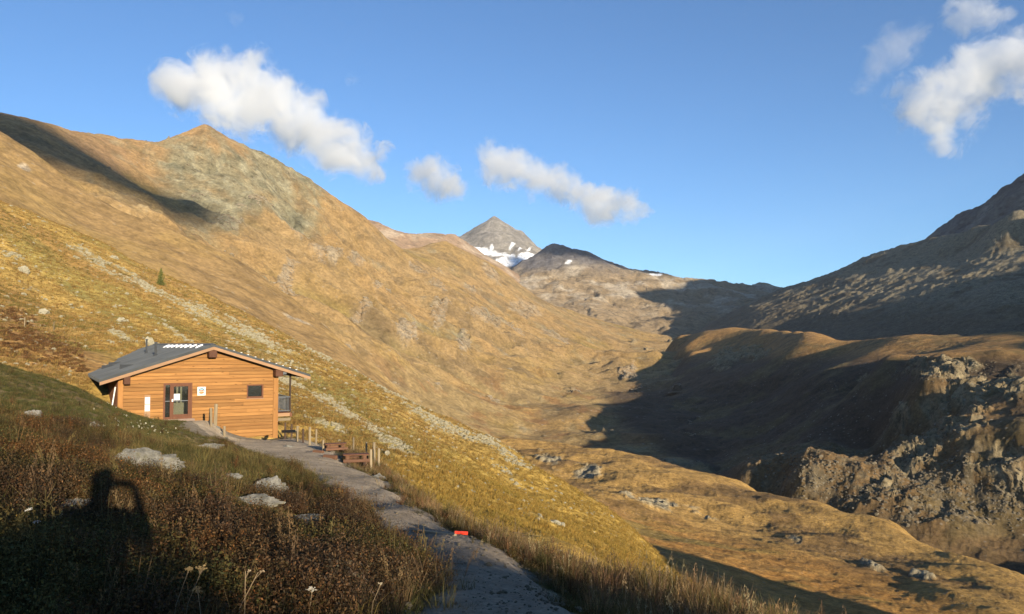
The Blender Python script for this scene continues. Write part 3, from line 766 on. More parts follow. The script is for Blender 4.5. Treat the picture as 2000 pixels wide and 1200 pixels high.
def rock_mesh(name, seed, sx=1, sy=1, sz=.6, sub=3, rough=.28, cut=.35):
    r_ = random.Random(seed)
    bm = bmesh.new()
    bmesh.ops.create_icosphere(bm, subdivisions=sub, radius=1.0)
    planes = [(Vector((r_.gauss(0, 1), r_.gauss(0, 1), r_.gauss(0, 1))).normalized(), r_.uniform(.55, .85)) for _ in range(9)]
    off = Vector((r_.uniform(0, 50), r_.uniform(0, 50), r_.uniform(0, 50)))
    from mathutils import noise as mn
    for v in bm.verts:
        p = v.co.copy()
        for n, d in planes:
            k = p.dot(n) - d
            if k > 0: p -= n * k * .9
        p *= 1 + rough * mn.fractal(p * 1.6 + off, .7, 2.0, 5)
        v.co = Vector((p.x * sx, p.y * sy, p.z * sz))
    me = bpy.data.meshes.new(name)
    bm.to_mesh(me); bm.free()
    me.polygons.foreach_set("use_smooth", np.zeros(len(me.polygons), bool))
    return me

CLEAR = []
def put_rock(name, u, v, wpx, hpx, label, zf=None, r0=3, r1=70, mat=None, seed=0, group=None, cat="rock", flat=.6, sub=4, yaw=None, depth=1.0, sink=.35):
    p = hit(u, v, zf or near_z, r0, r1)
    d = p.length
    w = wpx / F * d * .5; h = hpx / F * d
    me = rock_mesh(name, seed, w, w * depth, h * .62, sub + 1, .40)
    o = link(name, me, mat or m_stone)
    o.location = (p.x, p.y, p.z - h * sink + h * .42)
    if zf is None: CLEAR.append((p.x, p.y, w))
    o.rotation_euler = (0, 0, -math.atan2(p.x, p.y) + (yaw or 0))
    tag(o, label, cat, group)
    return o

BANK = [
    ("boulder", 280, 912, 132, 40, "long pale flat slab of rock breaking through the grass below the hut", .55),
    ("boulder", 497, 982, 112, 22, "low wide grey rock at the front of the pair beside the bend of the path", .5),
    ("boulder", 527, 962, 74, 30, "rounded speckled rock behind the low wide rock beside the path", .8),
    ("boulder", 600, 1016, 76, 20, "flat rock sunk among dark shrubs left of the path bend", .7),
    ("boulder", 66, 815, 30, 16, "small rounded pale stone in the green grass at the left edge", .9),
    ("boulder", 335, 984, 46, 18, "stone half hidden in dry grass right of the photographer's shadow", .8),
    ("boulder", 455, 934, 30, 12, "small stone in short olive grass above the pair of rocks", .9),
    ("boulder", 578, 972, 40, 14, "small pale stone with a tuft of dry grass at the path's left edge", .8),
    ("boulder", 180, 834, 22, 11, "small stone among white flowers on the green bank", .9),
    ("boulder", 140, 993, 66, 18, "dull stone lying in the photographer's shadow", .8),
    ("boulder", 405, 874, 46, 12, "weathered stone at the edge of the bank above the hut terrace", .6),
    ("boulder", 625, 993, 40, 12, "pale crumbling stone on the verge above the path bend", .7),
    ("boulder", 738, 936, 26, 14, "blue grey stone at the outer edge of the terrace by the last posts", .8),
    ("boulder", 565, 877, 16, 12, "tan block of stone at the corner of the terrace near the hut", .9),
    ("boulder", 806, 1046, 30, 8, "flat stone at the left end of the timber across the path", .7),
]
for i, (nm, u, v, w, h, lb, dp) in enumerate(BANK):
    put_rock(nm, u, v, w, h, lb, seed=100 + i, depth=dp, sub=4 if w > 40 else 3, yaw=random.uniform(-.2, .2), r1=60)
HILLR = [(756, 889, 12, 9, "single white boulder on the yellow slope right of the fence posts"), (293, 676, 18, 22, "pale boulder on the slope just behind the hut roof by the pipes"), (47, 533, 18, 14, "large round grey boulder high on the slope at the left edge"),
         (1085, 1022, 22, 8, "wide pale boulder in the golden slope above the tall verge grass"), (1097, 1027, 12, 8, "smaller boulder touching the wide pale boulder in the golden slope"), (1050, 1016, 12, 6, "low stone left of the wide pale boulder in the golden slope"), (85, 612, 22, 12, "flat mossy boulder above the marker stakes on the left slope"),
         (235, 628, 18, 10, "grey boulder in the green strip above the hut roof"), (222, 505, 14, 8, "boulder at the top of the boulder streak along the skyline of the slope")]
for i, (u, v, w, h, lb) in enumerate(HILLR):
    put_rock("boulder", u, v, w, h, lb, zf=hill_z, r0=25, r1=260, mat=m_talus, seed=200 + i, sub=3)

# ------------------------------------------------------------------ scattering by geometry nodes (one object per stuff)
def hidden_coll(name, meshes):
    c = bpy.data.collections.new(name)
    for i, me in enumerate(meshes):
        o = bpy.data.objects.new("%s_%02d" % (name, i), me)
        c.objects.link(o)
    return c

def scatter(name, pos, rot, scl, idx, col, coll):
    me = bpy.data.meshes.new(name)
    n = len(pos)
    me.vertices.add(n); me.vertices.foreach_set("co", np.asarray(pos, np.float32).ravel())
    a = me.attributes.new("rot", 'FLOAT_VECTOR', 'POINT'); a.data.foreach_set("vector", np.asarray(rot, np.float32).ravel())
    a = me.attributes.new("scl", 'FLOAT_VECTOR', 'POINT'); a.data.foreach_set("vector", np.asarray(scl, np.float32).ravel())
    a = me.attributes.new("idx", 'INT', 'POINT'); a.data.foreach_set("value", np.asarray(idx, np.int32))
    a = me.attributes.new("col", 'FLOAT_COLOR', 'POINT'); a.data.foreach_set("color", np.c_[np.asarray(col) * (1, .96, .85), np.ones(n)].astype(np.float32).ravel())
    o = link(name, me)
    ng = bpy.data.node_groups.new(name, 'GeometryNodeTree')
    ng.interface.new_socket("Geometry", in_out='INPUT', socket_type='NodeSocketGeometry')
    ng.interface.new_socket("Geometry", in_out='OUTPUT', socket_type='NodeSocketGeometry')
    gi = ng.nodes.new("NodeGroupInput"); go = ng.nodes.new("NodeGroupOutput")
    ip = ng.nodes.new("GeometryNodeInstanceOnPoints"); ci = ng.nodes.new("GeometryNodeCollectionInfo")
    ci.inputs["Collection"].default_value = coll; ci.inputs["Separate Children"].default_value = True; ci.inputs["Reset Children"].default_value = True
    ip.inputs["Pick Instance"].default_value = True
    def na(nm, t):
        x = ng.nodes.new("GeometryNodeInputNamedAttribute"); x.data_type = t; x.inputs[0].default_value = nm
        return [s for s in x.outputs if s.enabled and s.name == "Attribute"][0]
    ng.links.new(gi.outputs[0], ip.inputs["Points"]); ng.links.new(ci.outputs[0], ip.inputs["Instance"])
    ng.links.new(na("rot", 'FLOAT_VECTOR'), ip.inputs["Rotation"]); ng.links.new(na("scl", 'FLOAT_VECTOR'), ip.inputs["Scale"]); ng.links.new(na("idx", 'INT'), ip.inputs["Instance Index"])
    ng.links.new(ip.outputs[0], go.inputs[0])
    md = o.modifiers.new("scatter", 'NODES'); md.node_group = ng
    return tag(o, kind="stuff")

def leaf_mat(name, trans=.25, rough=.8):
    m = bpy.data.materials.new(name); m.use_nodes = True
    nt = m.node_tree; b = nt.nodes["Principled BSDF"]; out = nt.nodes["Material Output"]
    a = nn(nt, "ShaderNodeAttribute", attribute_type='INSTANCER', attribute_name="col")
    g = nn(nt, "ShaderNodeAttribute", attribute_name="var")
    c = mixc(nt, 1.0, a.outputs["Color"], g.outputs["Color"], 'MULTIPLY')
    nt.links.new(c, b.inputs["Base Color"]); b.inputs["Roughness"].default_value = rough; b.inputs["Specular IOR Level"].default_value = .1
    t = nn(nt, "ShaderNodeBsdfTranslucent"); nt.links.new(c, t.inputs["Color"])
    mx = nn(nt, "ShaderNodeMixShader"); mx.inputs[0].default_value = trans
    nt.links.new(b.outputs[0], mx.inputs[1]); nt.links.new(t.outputs[0], mx.inputs[2]); nt.links.new(mx.outputs[0], out.inputs["Surface"])
    return m
m_leaf = leaf_mat("dry_plant")

class Tris:
    def __init__(self): self.v = []; self.f = []; self.c = []
    def face(self, pts, col):
        i = len(self.v); self.v += [tuple(p) for p in pts]; self.f.append(tuple(range(i, i + len(pts)))); self.c.append(col)
    def strip(self, pts, w, col, side=None, tip=True):
        """a bent tapering ribbon"""
        n = len(pts)
        sd = side or Vector((1, 0, 0))
        prev = None
        for k in range(n):
            ww = w * (1 - k / (n - 1)) if tip else w
            a, b = pts[k] - sd * ww * .5, pts[k] + sd * ww * .5
            if prev:
                if tip and k == n - 1: self.face([prev[0], prev[1], pts[k]], col)
                else: self.face([prev[0], prev[1], b, a], col)
            prev = (a, b)
    def mesh(self, name, mat=None):
        me = bpy.data.meshes.new(name); me.from_pydata(self.v, [], self.f)
        a = me.attributes.new("var", 'FLOAT_COLOR', 'CORNER')
        cc = []
        for f, c in zip(self.f, self.c): cc += [(*c, 1.0)] * len(f)
        a.data.foreach_set("color", np.array(cc, np.float32).ravel())
        me.materials.append(mat or m_leaf); me.update()
        return me

def tuft(name, seed, n, h0, h1, spread, w, lean=.5):
    r_ = random.Random(seed); T = Tris()
    for i in range(n):
        a = r_.uniform(0, 2 * math.pi); q = spread * math.sqrt(r_.random())
        p0 = Vector((q * math.cos(a), q * math.sin(a), -.02)); h = r_.uniform(h0, h1)
        b = a + r_.gauss(0, .8); l = h * r_.uniform(.1, lean)
        d = Vector((math.cos(b), math.sin(b), 0))
        p1 = p0 + Vector((0, 0, h * .6)) + d * l * .35; p2 = p0 + Vector((0, 0, h * r_.uniform(.85, 1))) + d * l
        g = r_.uniform(.6, 1.35); t = r_.uniform(-.12, .12)
        yaw = r_.uniform(0, math.pi)
        T.strip([p0, p1, p2], w * r_.uniform(.7, 1.3), (g * (1 + t), g, g * (1 - t)), Vector((math.cos(yaw), math.sin(yaw), 0)))
    return T.mesh(name)

def shrub(name, seed, nl, rad, h, ls, stems=14):
    r_ = random.Random(seed); T = Tris()
    for i in range(stems):
        a = r_.uniform(0, 2 * math.pi); e = r_.uniform(.1, 1.0)
        d = Vector((math.cos(a) * e * rad, math.sin(a) * e * rad, h * r_.uniform(.6, 1.05) * (1 - .45 * e * e)))
        T.strip([Vector((d.x * .2, d.y * .2, -.03)), d * .6 + Vector((0, 0, h * .1)), d], .007, (.45, .38, .35), Vector((-math.sin(a), math.cos(a), 0)))
        for k in range(nl // stems):
            t = r_.uniform(.35, 1.05)
            p = Vector((d.x * (.2 + .8 * t), d.y * (.2 + .8 * t), d.z * t)) + Vector((r_.gauss(0, .03), r_.gauss(0, .03), r_.gauss(0, .02)))
            s = ls * r_.uniform(.6, 1.3)
            n = Vector((r_.gauss(0, 1), r_.gauss(0, 1), r_.gauss(.5, 1))).normalized()
            u_ = n.orthogonal().normalized(); w_ = n.cross(u_)
            ph = r_.uniform(0, 6.28); u2 = u_ * math.cos(ph) + w_ * math.sin(ph); w2 = -u_ * math.sin(ph) + w_ * math.cos(ph)
            g = r_.uniform(.45, 1.5); tt = r_.gauss(0, .14)
            T.face([p - u2 * s, p + w2 * s * .45, p + u2 * s, p - w2 * s * .45], (g * (1 + tt), g, g * (1 - tt)))
    return T.mesh(name)

def stalks(name, seed, n, h0, h1, head):
    r_ = random.Random(seed); T = Tris()
    for i in range(n):
        a = r_.uniform(0, 6.28); q = .1 * math.sqrt(r_.random())
        p0 = Vector((q * math.cos(a), q * math.sin(a), -.02)); h = r_.uniform(h0, h1)
        d = Vector((math.cos(a), math.sin(a), 0)) * h * r_.uniform(.05, .35)
        p1 = p0 + d * .4 + Vector((0, 0, h * .6)); p2 = p0 + d + Vector((0, 0, h))
        g = r_.uniform(.8, 1.3)
        for sd in (Vector((1, 0, 0)), Vector((0, 1, 0))):
            T.strip([p0, p1, p2], .0045, (g, g, g), sd, tip=False)
        for k in range(head):
            e = p2 - Vector((0, 0, r_.uniform(0, .09))) + Vector((r_.gauss(0, .008), r_.gauss(0, .008), 0))
            s = r_.uniform(.006, .012)
            T.face([e + Vector((-s * .5, 0, 0)), e + Vector((s * .5, 0, 0)), e + Vector((r_.gauss(0, s), r_.gauss(0, s), s * 2.2))], (g * 1.2, g * 1.15, g * 1.05))
    return T.mesh(name)

C_plants = hidden_coll("plants", [tuft("tuft_tall", 1, 34, .20, .42, .09, .008), tuft("tuft_tall", 2, 30, .16, .36, .11, .008, .8), tuft("tuft_short", 3, 40, .06, .17, .10, .008, .9), tuft("tuft_short", 4, 40, .05, .14, .13, .009, 1.1),
                                  shrub("shrub", 5, 300, .24, .27, .0095), shrub("shrub", 6, 320, .28, .22, .009), shrub("shrub", 7, 260, .20, .31, .010), stalks("stalk", 8, 5, .28, .52, 10), stalks("stalk", 9, 3, .3, .5, 7)])

def zone_paint(U, V):
    """what covers the bank where: 0 green grass, 1 olive/tan short grass, 2 rust heath, 3 tan tall grass"""
    g = blob(U, V, [(120, 770, 220, 70, 12), (300, 840, 110, 40, 28), (20, 720, 120, 40, 10), (470, 930, 60, 20, 10)])
    t = blob(U, V, [(420, 930, 200, 45, 12), (200, 900, 240, 45, 5), (560, 960, 90, 30, 25), (30, 1060, 90, 70, 0), (340, 900, 160, 40, 10)])
    h = blob(U, V, [(560, 1090, 330, 110, 0), (150, 1000, 260, 60, 0), (200, 1150, 300, 80, 0), (700, 1050, 160, 80, 25), (80, 900, 140, 50, 0), (250, 1080, 200, 80, 0)])
    w = np.interp(V, [880, 930, 960, 1010, 1050, 1100, 1200], [600, 650, 690, 760, 840, 905, 985])
    r = sst(-20, 60, U - w)
    return g, t * (1 - r), h * (1 - r), r

def gen_near(n, r0, r1, a0=-40, a1=38, pw=1.0):
    a = np.radians(rng.uniform(a0, a1, n))
    u = rng.random(n)
    r = (r0 ** pw + u * (r1 ** pw - r0 ** pw)) ** (1 / pw)
    return r * np.sin(a), r * np.cos(a)

HUT_O = Vector((-18.31, 48.68, 0)); HUT_A = R(31.2)
def in_hut(X, Y, m=.15):
    dx, dy = X - HUT_O.x, Y - HUT_O.y
    lx = dx * math.cos(HUT_A) + dy * math.sin(HUT_A); ly = -dx * math.sin(HUT_A) + dy * math.cos(HUT_A)
    return (lx > -5.1 - m) & (lx < 4.1 + m) & (ly > -m) & (ly < 20.5)
def hut_front(X, Y):
    dx, dy = X - HUT_O.x, Y - HUT_O.y
    lx = dx * math.cos(HUT_A) + dy * math.sin(HUT_A); ly = -dx * math.sin(HUT_A) + dy * math.cos(HUT_A)
    return (lx > -3.1) & (lx < 5.0) & (ly > -4.0) & (ly < 0.3)

def plant_bank(n, r0, r1, a0, a1, pw, smul, keep=1.0):
    X, Y = gen_near(n, r0, r1, a0, a1, pw)
    pd = path_d(X, Y) + .25 * fbm(X, Y, 1.0, 3, .6, 141)
    Z = near_z(X, Y)
    U, V = pix(X, Y, Z)
    terr = blob(U, V, [(400, 838, 60, 20, 10), (590, 872, 60, 12, 5), (740, 945, 36, 10, 15)]) * (Y > 12)
    ok = (pd > -.08 + .16 * rng.random(len(X))) & ~in_hut(X, Y) & ~hut_front(X, Y) & (terr < .45 + .3 * rng.random(len(X)))
    front = np.zeros(len(X), bool)
    for cx, cy_, w_ in CLEAR:                                       # plants do not grow through the stones
        L_ = math.hypot(cx, cy_); ux, uy = cx / L_, cy_ / L_
        al = (X - cx) * ux + (Y - cy_) * uy; ac = -(X - cx) * uy + (Y - cy_) * ux
        ok &= ~((np.abs(ac) < w_ * .95) & (al < w_ * .8) & (al > -w_ * .9))
        front |= (np.abs(ac) < w_ * 1.05) & (al < 0) & (al > -w_ - 1.6)
    X, Y, Z, U, V, pd, front = (q_[ok] for q_ in (X, Y, Z, U, V, pd, front))
    m = len(X)
    g, t, h, r = zone_paint(U, V)
    back = Y < 0
    n1 = fbm(X, Y, 2.2, 4, .55, 142); n2 = fbm(X, Y, 1.0, 3, .55, 143)
    W = np.stack([g * 1.2 + .1, t + .15, h * 1.3 + .05, r * 1.3 + .02], 1) * np.exp(.9 * rng.standard_normal((m, 4))) * np.exp(1.1 * np.stack([n1, n2, -n1, 0 * n1], 1))
    z = W.argmax(1)
    u_ = rng.random(m)
    idx = np.zeros(m, int); col = np.zeros((m, 3)); sc = np.ones(m)
    def put(mask, ids, cols, s0, s1):
        k = mask.sum()
        idx[mask] = rng.choice(ids, k)
        c = np.array(cols)[rng.integers(0, len(cols), k)]
        col[mask] = c * rng.uniform(.75, 1.3, (k, 1)) * rng.uniform(.93, 1.07, (k, 3))
        sc[mask] = rng.uniform(s0, s1, k)
    put(z == 0, [2, 3, 2, 3], [(.09, .088, .034), (.11, .105, .04), (.14, .115, .05), (.075, .085, .028)], .5, 1.0)
    put(z == 1, [2, 3, 2, 3, 1], [(.17, .135, .055), (.14, .115, .045), (.19, .145, .065), (.115, .10, .038)], .6, 1.05)
    put((z == 2) & (u_ < .84), [4, 5, 6], [(.125, .055, .03), (.095, .058, .03), (.08, .066, .024), (.15, .066, .025), (.07, .045, .03), (.06, .06, .024), (.15, .078, .032)], .55, 1.25)
    put((z == 2) & (u_ >= .84), [2, 3, 0], [(.24, .17, .09), (.19, .12, .065), (.15, .115, .05)], .5, .85)
    put((z == 3) & (u_ < .80), [0, 1, 2, 2, 3], [(.27, .18, .09), (.22, .15, .06), (.19, .115, .055), (.15, .13, .05), (.24, .135, .075)], .55, 1.25)
    put((z == 3) & (u_ >= .80), [4, 6, 5], [(.11, .09, .035), (.15, .08, .04), (.09, .08, .03)], .5, 1.0)
    put((z == 3) & (rng.random(m) < .05), [7, 8], [(.30, .24, .16), (.24, .17, .10)], .7, 1.2)
    edge = (pd < .30) & (u_ < .75)                                   # short green growth along the trodden edge
    put(edge, [2, 3], [(.09, .10, .04), (.13, .12, .05), (.17, .14, .07)], .3, .75)
    st = rng.random(m) < .02
    put(st & (z > 1), [7, 8], [(.24, .17, .10), (.20, .14, .08)], .7, 1.1)
    hm_ = (z == 2)
    b1 = fbm(X, Y, 1.6, 3, .55, 144); b2 = fbm(X, Y, 2.4, 3, .55, 145)
    hue = np.array((.105, .066, .036)) + 0 * col
    hue = np.where((b1 > .12)[:, None], np.array((.085, .075, .028)), hue)
    hue = np.where((b2 > .25)[:, None], np.array((.145, .075, .034)), hue)
    hue = np.where((b1 < -.3)[:, None], np.array((.075, .05, .035)), hue)
    col = np.where(hm_[:, None], .35 * col + .65 * hue * (1.35, 1.4, 1.35) * rng.uniform(.6, 1.5, (m, 1)), col)
    tall = np.where(z == 3, sst(0, 1.2, pd) * .5 + .6, 1.0)
    put(front, [2, 3], [(.17, .135, .055), (.14, .115, .045), (.19, .13, .06)], .4, .7)
    sc = sc * smul * tall
    rot = np.c_[rng.normal(0, .12, m), rng.normal(0, .12, m), rng.uniform(0, 6.28, m)]
    return np.c_[X, Y, Z], rot, np.c_[sc, sc, sc * rng.uniform(.8, 1.2, m)], idx, col

parts = [plant_bank(34000, 2.6, 9, -42, 40, 1.6, .80), plant_bank(34000, 8, 20, -40, 30, 1.3, .85), plant_bank(60000, 18, 62, -40, 3, 1.4, .85), plant_bank(3500, 3, 9, 90, 250, 1.6, .6)]
scatter("heath_and_grass", *[np.concatenate([p[k] for p in parts]) for k in range(5)], C_plants)

# --- grass tussocks of the hillside
C_tuss = hidden_coll("tussocks", [tuft("tussock", 11, 26, .12, .30, .22, .022, .9), tuft("tussock", 12, 24, .10, .24, .26, .024, 1.1), shrub("low_heath", 13, 90, .34, .2, .035, 9)])
n = 95000
a = np.radians(rng.uniform(-38, 14, n)); r = 36 * (235 / 36) ** (rng.random(n) ** .8)
X, Y = r * np.sin(a), r * np.cos(a); Z = hill_z(X, Y)
U, V = pix(X, Y, Z)
tal = talus_mask(U, V, X, Y)
ok = (tal < rng.random(n) * .9) & (Z > near_z(X, Y) - .3) & ~in_hut(X, Y, 1)
X, Y, Z, U, V, r = (q_[ok] for q_ in (X, Y, Z, U, V, r)); m = len(X)
st1 = fbm(X * .35 + .75 * Y, Y * .35 - X * .15, 16, 5, .55, 105)
hh = blob(U, V, [(60, 680, 130, 50, 15), (160, 710, 80, 30, 20), (30, 620, 60, 20, 20)]) + .25 * st1
yl = sst(820, 960, V) * sst(640, 800, U)
pal = np.array([(.36, .24, .085), (.40, .28, .10), (.30, .19, .075), (.28, .21, .07), (.34, .20, .07)])
col = pal[rng.integers(0, 5, m)] * rng.uniform(.75, 1.25, (m, 1))
col = np.where((st1 > .25)[:, None] & (rng.random(m) < .5)[:, None], np.array((.21, .18, .06)) * rng.uniform(.8, 1.2, (m, 1)), col)
col = col * (1 - .6 * yl[:, None]) + np.array((.40, .27, .06)) * .6 * yl[:, None]
hm = hh > rng.uniform(.5, 1.3, m)
col = np.where(hm[:, None], np.array((.23, .125, .06)) * rng.uniform(.7, 1.3, (m, 1)), col)
idx = np.where(hm, 2, rng.integers(0, 2, m))
sc = rng.uniform(.5, 1.1, m) * (1 + r / 260)
scatter("hillside_grass", np.c_[X, Y, Z - .03], np.c_[rng.normal(0, .1, (m, 2)), rng.uniform(0, 6.28, m)], np.c_[sc, sc, sc * rng.uniform(.6, 1.0, m)], idx, col, C_tuss)

# --- boulder streaks: the 300 that show largest are things of their own, the rest one mass
m_rubble = stone_mat("rubble_stone", (0.23, 0.20, 0.125), (0.39, 0.345, 0.235), 1.3)
RK = [rock_mesh("boulder", 300 + i, 1, random.Random(i).uniform(.7, 1.1), random.Random(i + 9).uniform(.45, .75), 2, .25) for i in range(7)]
for me in RK: me.materials.append(m_rubble)
n = 120000
a = np.radians(rng.uniform(-38, 14, n)); r = 36 * (235 / 36) ** (rng.random(n) ** .8)
X, Y = r * np.sin(a), r * np.cos(a); Z = hill_z(X, Y); U, V = pix(X, Y, Z)
tal = talus_mask(U, V, X, Y)
ok = (tal > rng.uniform(.25, 1.0, n)) | (rng.random(n) < .025)
ok &= (Z > near_z(X, Y) - .2) & ~in_hut(X, Y, 2) & (V < 1010)
X, Y, Z, r, tal = (q_[ok] for q_ in (X, Y, Z, r, tal)); m = len(X)
sz = np.exp(rng.normal(-1.85, .62, m)); sz = np.minimum(np.clip(sz, .05, .9), r * .0032)
rot = np.c_[rng.normal(0, .35, (m, 2)), rng.uniform(0, 6.28, m)]
big = np.argsort(-(sz / r))
sel = []
for i in big:
    if len(sel) >= 290: break
    if r[i] > 45: sel.append(i)
rest = np.setdiff1d(np.arange(m), np.array(sel))
for i in sel:
    o = bpy.data.objects.new("boulder", RK[i % 7]); COL.objects.link(o)
    o.location = (X[i], Y[i], Z[i]); o.rotation_euler = rot[i]; o.scale = (sz[i],) * 3
    u_, v_ = pix(np.array([X[i]]), np.array([Y[i]]), np.array([Z[i]])); u_, v_ = float(u_[0]), float(v_[0])
    sky_ = v_ - np.interp(u_, [h_[0] for h_ in HC], [h_[1] for h_ in HC]) < 45
    if u_ < 330 and not sky_: lb, gp = "pale boulder strewn over the grassy slope above and left of the hut roof", "boulders above the hut"
    elif u_ < 330: lb, gp = "pale boulder in the upper end of the boulder streak near the lone spruce", "boulders near the spruce"
    elif sky_: lb, gp = "pale boulder in the long streak that follows the edge of the golden slope", "boulders along the edge of the slope"
    elif u_ < 620: lb, gp = "pale boulder on the slope directly behind the hut and its balcony", "boulders behind the hut"
    elif v_ < 880: lb, gp = "pale boulder in the broad streak running down right of the hut", "boulders right of the hut"
    else: lb, gp = "pale boulder low on the yellow slope beyond the terrace fence", "boulders below the terrace"
    tag(o, lb, "rock", gp)
C_rub = hidden_coll("rubble", RK)
m_crag = stone_mat("brown_crag_stone", (0.13, 0.105, 0.07), (0.27, 0.22, 0.145), 1.0)
def recoat(mat):
    out = []
    for me in RK:
        c = me.copy(); c.materials.clear(); c.materials.append(mat); out.append(c)
    return out
C_crag = hidden_coll("crag", recoat(m_crag))
rest = rest[:13000]
scatter("rubble", np.c_[X, Y, Z][rest], rot[rest], np.repeat(sz[rest][:, None], 3, 1), rng.integers(0, 7, len(rest)), np.ones((len(rest), 3)), C_rub)

# --- blocks under the crags of the right valley side
n = 60000
a = np.radians(rng.uniform(14, 36, n)); r = 330 * (760 / 330) ** rng.random(n)
X, Y = r * np.sin(a), r * np.cos(a); Z = S_D(X, Y) + 0; U, V = pix(X, Y, Z)
mk = blob(U, V, [(1600, 935, 150, 55, 10), (1850, 950, 140, 90, 0), (1800, 880, 90, 60, 0), (1740, 950, 60, 60, 0), (1960, 960, 80, 80, 0), (1850, 730, 120, 30, 0)]) + .4 * fbm(X, Y, 25, 4, .6, 151)
ok = mk > rng.uniform(.35, 1.6, n)
X, Y, r = X[ok][:5000], Y[ok][:5000], r[ok][:5000]; m = len(X)
no = fbm(X, Y, 34, 6, .62, 81); U, V = pix(X, Y, S_D(X, Y))
from mathutils.bvhtree import BVHTree
_o = bpy.data.objects["right_valley_side"]
_n = len(_o.data.vertices); _co = np.empty(_n * 3, np.float32); _o.data.vertices.foreach_get("co", _co)
_fi = np.empty(len(_o.data.polygons) * 4, np.int32); _o.data.polygons.foreach_get("vertices", _fi)
_bvh = BVHTree.FromPolygons(_co.reshape(-1, 3).tolist(), _fi.reshape(-1, 4).tolist())
Zs = np.array([(_bvh.ray_cast(Vector((x, y, 600)), Vector((0, 0, -1)))[0] or Vector((0, 0, -400))).z for x, y in zip(X, Y)])
del _bvh
sz = np.clip(np.exp(rng.normal(-.75, .5, m)), .2, 1.5)
scatter("crag_blocks", np.c_[X, Y, Zs], np.c_[rng.normal(0, .4, (m, 2)), rng.uniform(0, 6.28, m)], np.repeat(sz[:, None], 3, 1), rng.integers(0, 7, m), np.ones((m, 3)), C_crag)

# --- blocks of the outcrops on the mountainside
m_out = stone_mat("tan_outcrop_stone", (0.20, 0.155, 0.10), (0.36, 0.30, 0.22), .6)
C_out = hidden_coll("outcrop", recoat(m_out))
m = len(OUTC); sz = np.clip(np.exp(rng.normal(.2, .45, m)), .5, 2.6)
scatter("outcrop_blocks", OUTC, np.c_[rng.normal(0, .3, (m, 2)), rng.uniform(0, 6.28, m)], np.c_[sz * rng.uniform(.8, 1.6, m), sz, sz * rng.uniform(.6, 1.2, m)], rng.integers(0, 7, m), np.ones((m, 3)), C_out)

# --- pebbles on the path
X, Y = gen_near(26000, 3.6, 46, -24, 9, .8)
pd = path_d(X, Y); ok = pd < .25 - .5 * rng.random(len(X)) * (rng.random(len(X)) < .6); X, Y = X[ok], Y[ok]; m = len(X)
sz = np.clip(np.exp(rng.normal(-4.95, .55, m)), .004, .04)
Z = near_z(X, Y) + .035 + .0012 * np.hypot(X, Y)
scatter("pebbles", np.c_[X, Y, Z], np.c_[rng.normal(0, .3, (m, 2)), rng.uniform(0, 6.28, m)], np.repeat(sz[:, None], 3, 1), rng.integers(0, 7, m), np.ones((m, 3)), C_crag)
# ------------------------------------------------------------------ the mountain hut
def wood_mat(name, c1, c2, axis=0, rough=.75, knots=True, vary=.35, fine=1.0):
    m, nt, b = nodes_of(name)
    b.inputs["Diffuse Roughness"].default_value = .3; b.inputs["Specular IOR Level"].default_value = .25
    tc = nn(nt, "ShaderNodeTexCoord"); oi = nn(nt, "ShaderNodeObjectInfo")
    mp = nn(nt, "ShaderNodeMapping")
    s = [9.0, 9.0, 9.0]; s[axis] = .55
    mp.inputs["Scale"].default_value = [k * fine for k in s]
    off = nn(nt, "ShaderNodeVectorMath", operation='SCALE'); off.inputs[0].default_value = (31, 17, 23); nt.links.new(oi.outputs["Random"], off.inputs["Scale"])
    nt.links.new(tc.outputs["Object"], mp.inputs["Vector"]); nt.links.new(off.outputs[0], mp.inputs["Location"])
    n1 = noise(nt, mp.outputs[0], 1.0, 6, .6, .6)
    n2 = noise(nt, mp.outputs[0], 3.4, 5, .7, .2)
    c = mixc(nt, ramp(nt, n1, [(.3, 0), (.7, 1)]), c1, c2)
    c = mixc(nt, 1.0, c, ramp(nt, n2, [(.25, .80), (.5, 1), (.75, 1.15)]), 'MULTIPLY')
    c = mixc(nt, 1.0, c, ramp(nt, oi.outputs["Random"], [(0, 1 - vary), (1, 1 + vary * .6)]), 'MULTIPLY')
    if knots:
        mk = nn(nt, "ShaderNodeMapping"); ks = [4.5, 4.5, 4.5]; ks[axis] = 1.6; mk.inputs["Scale"].default_value = ks
        nt.links.new(tc.outputs["Object"], mk.inputs["Vector"]); nt.links.new(off.outputs[0], mk.inputs["Location"])
        vo = nn(nt, "ShaderNodeTexVoronoi"); vo.inputs["Scale"].default_value = 1.0; nt.links.new(mk.outputs[0], vo.inputs["Vector"])
        c = mixc(nt, mth(nt, 'MULTIPLY', ramp(nt, vo.outputs["Distance"], [(.07, 1), (.14, 0)]), .75), c, tuple(k * .35 for k in c1))
    nt.links.new(c, b.inputs["Base Color"]); b.inputs["Roughness"].default_value = rough
    bp = nn(nt, "ShaderNodeBump"); bp.inputs["Strength"].default_value = .25; bp.inputs["Distance"].default_value = .01
    nt.links.new(n2, bp.inputs["Height"]); nt.links.new(bp.outputs[0], b.inputs["Normal"])
    return m

def plain(name, c, rough=.7, spec=.3, metal=0.0, var=.15, scale=6.0):
    m, nt, b = nodes_of(name)
    tc = nn(nt, "ShaderNodeTexCoord")
    n1 = noise(nt, tc.outputs["Object"], scale, 8, .65)
    col = mixc(nt, 1.0, c, ramp(nt, n1, [(.25, 1 - var), (.75, 1 + var)]), 'MULTIPLY')
    nt.links.new(col, b.inputs["Base Color"]); b.inputs["Roughness"].default_value = rough; b.inputs["Specular IOR Level"].default_value = spec; b.inputs["Metallic"].default_value = metal
    return m

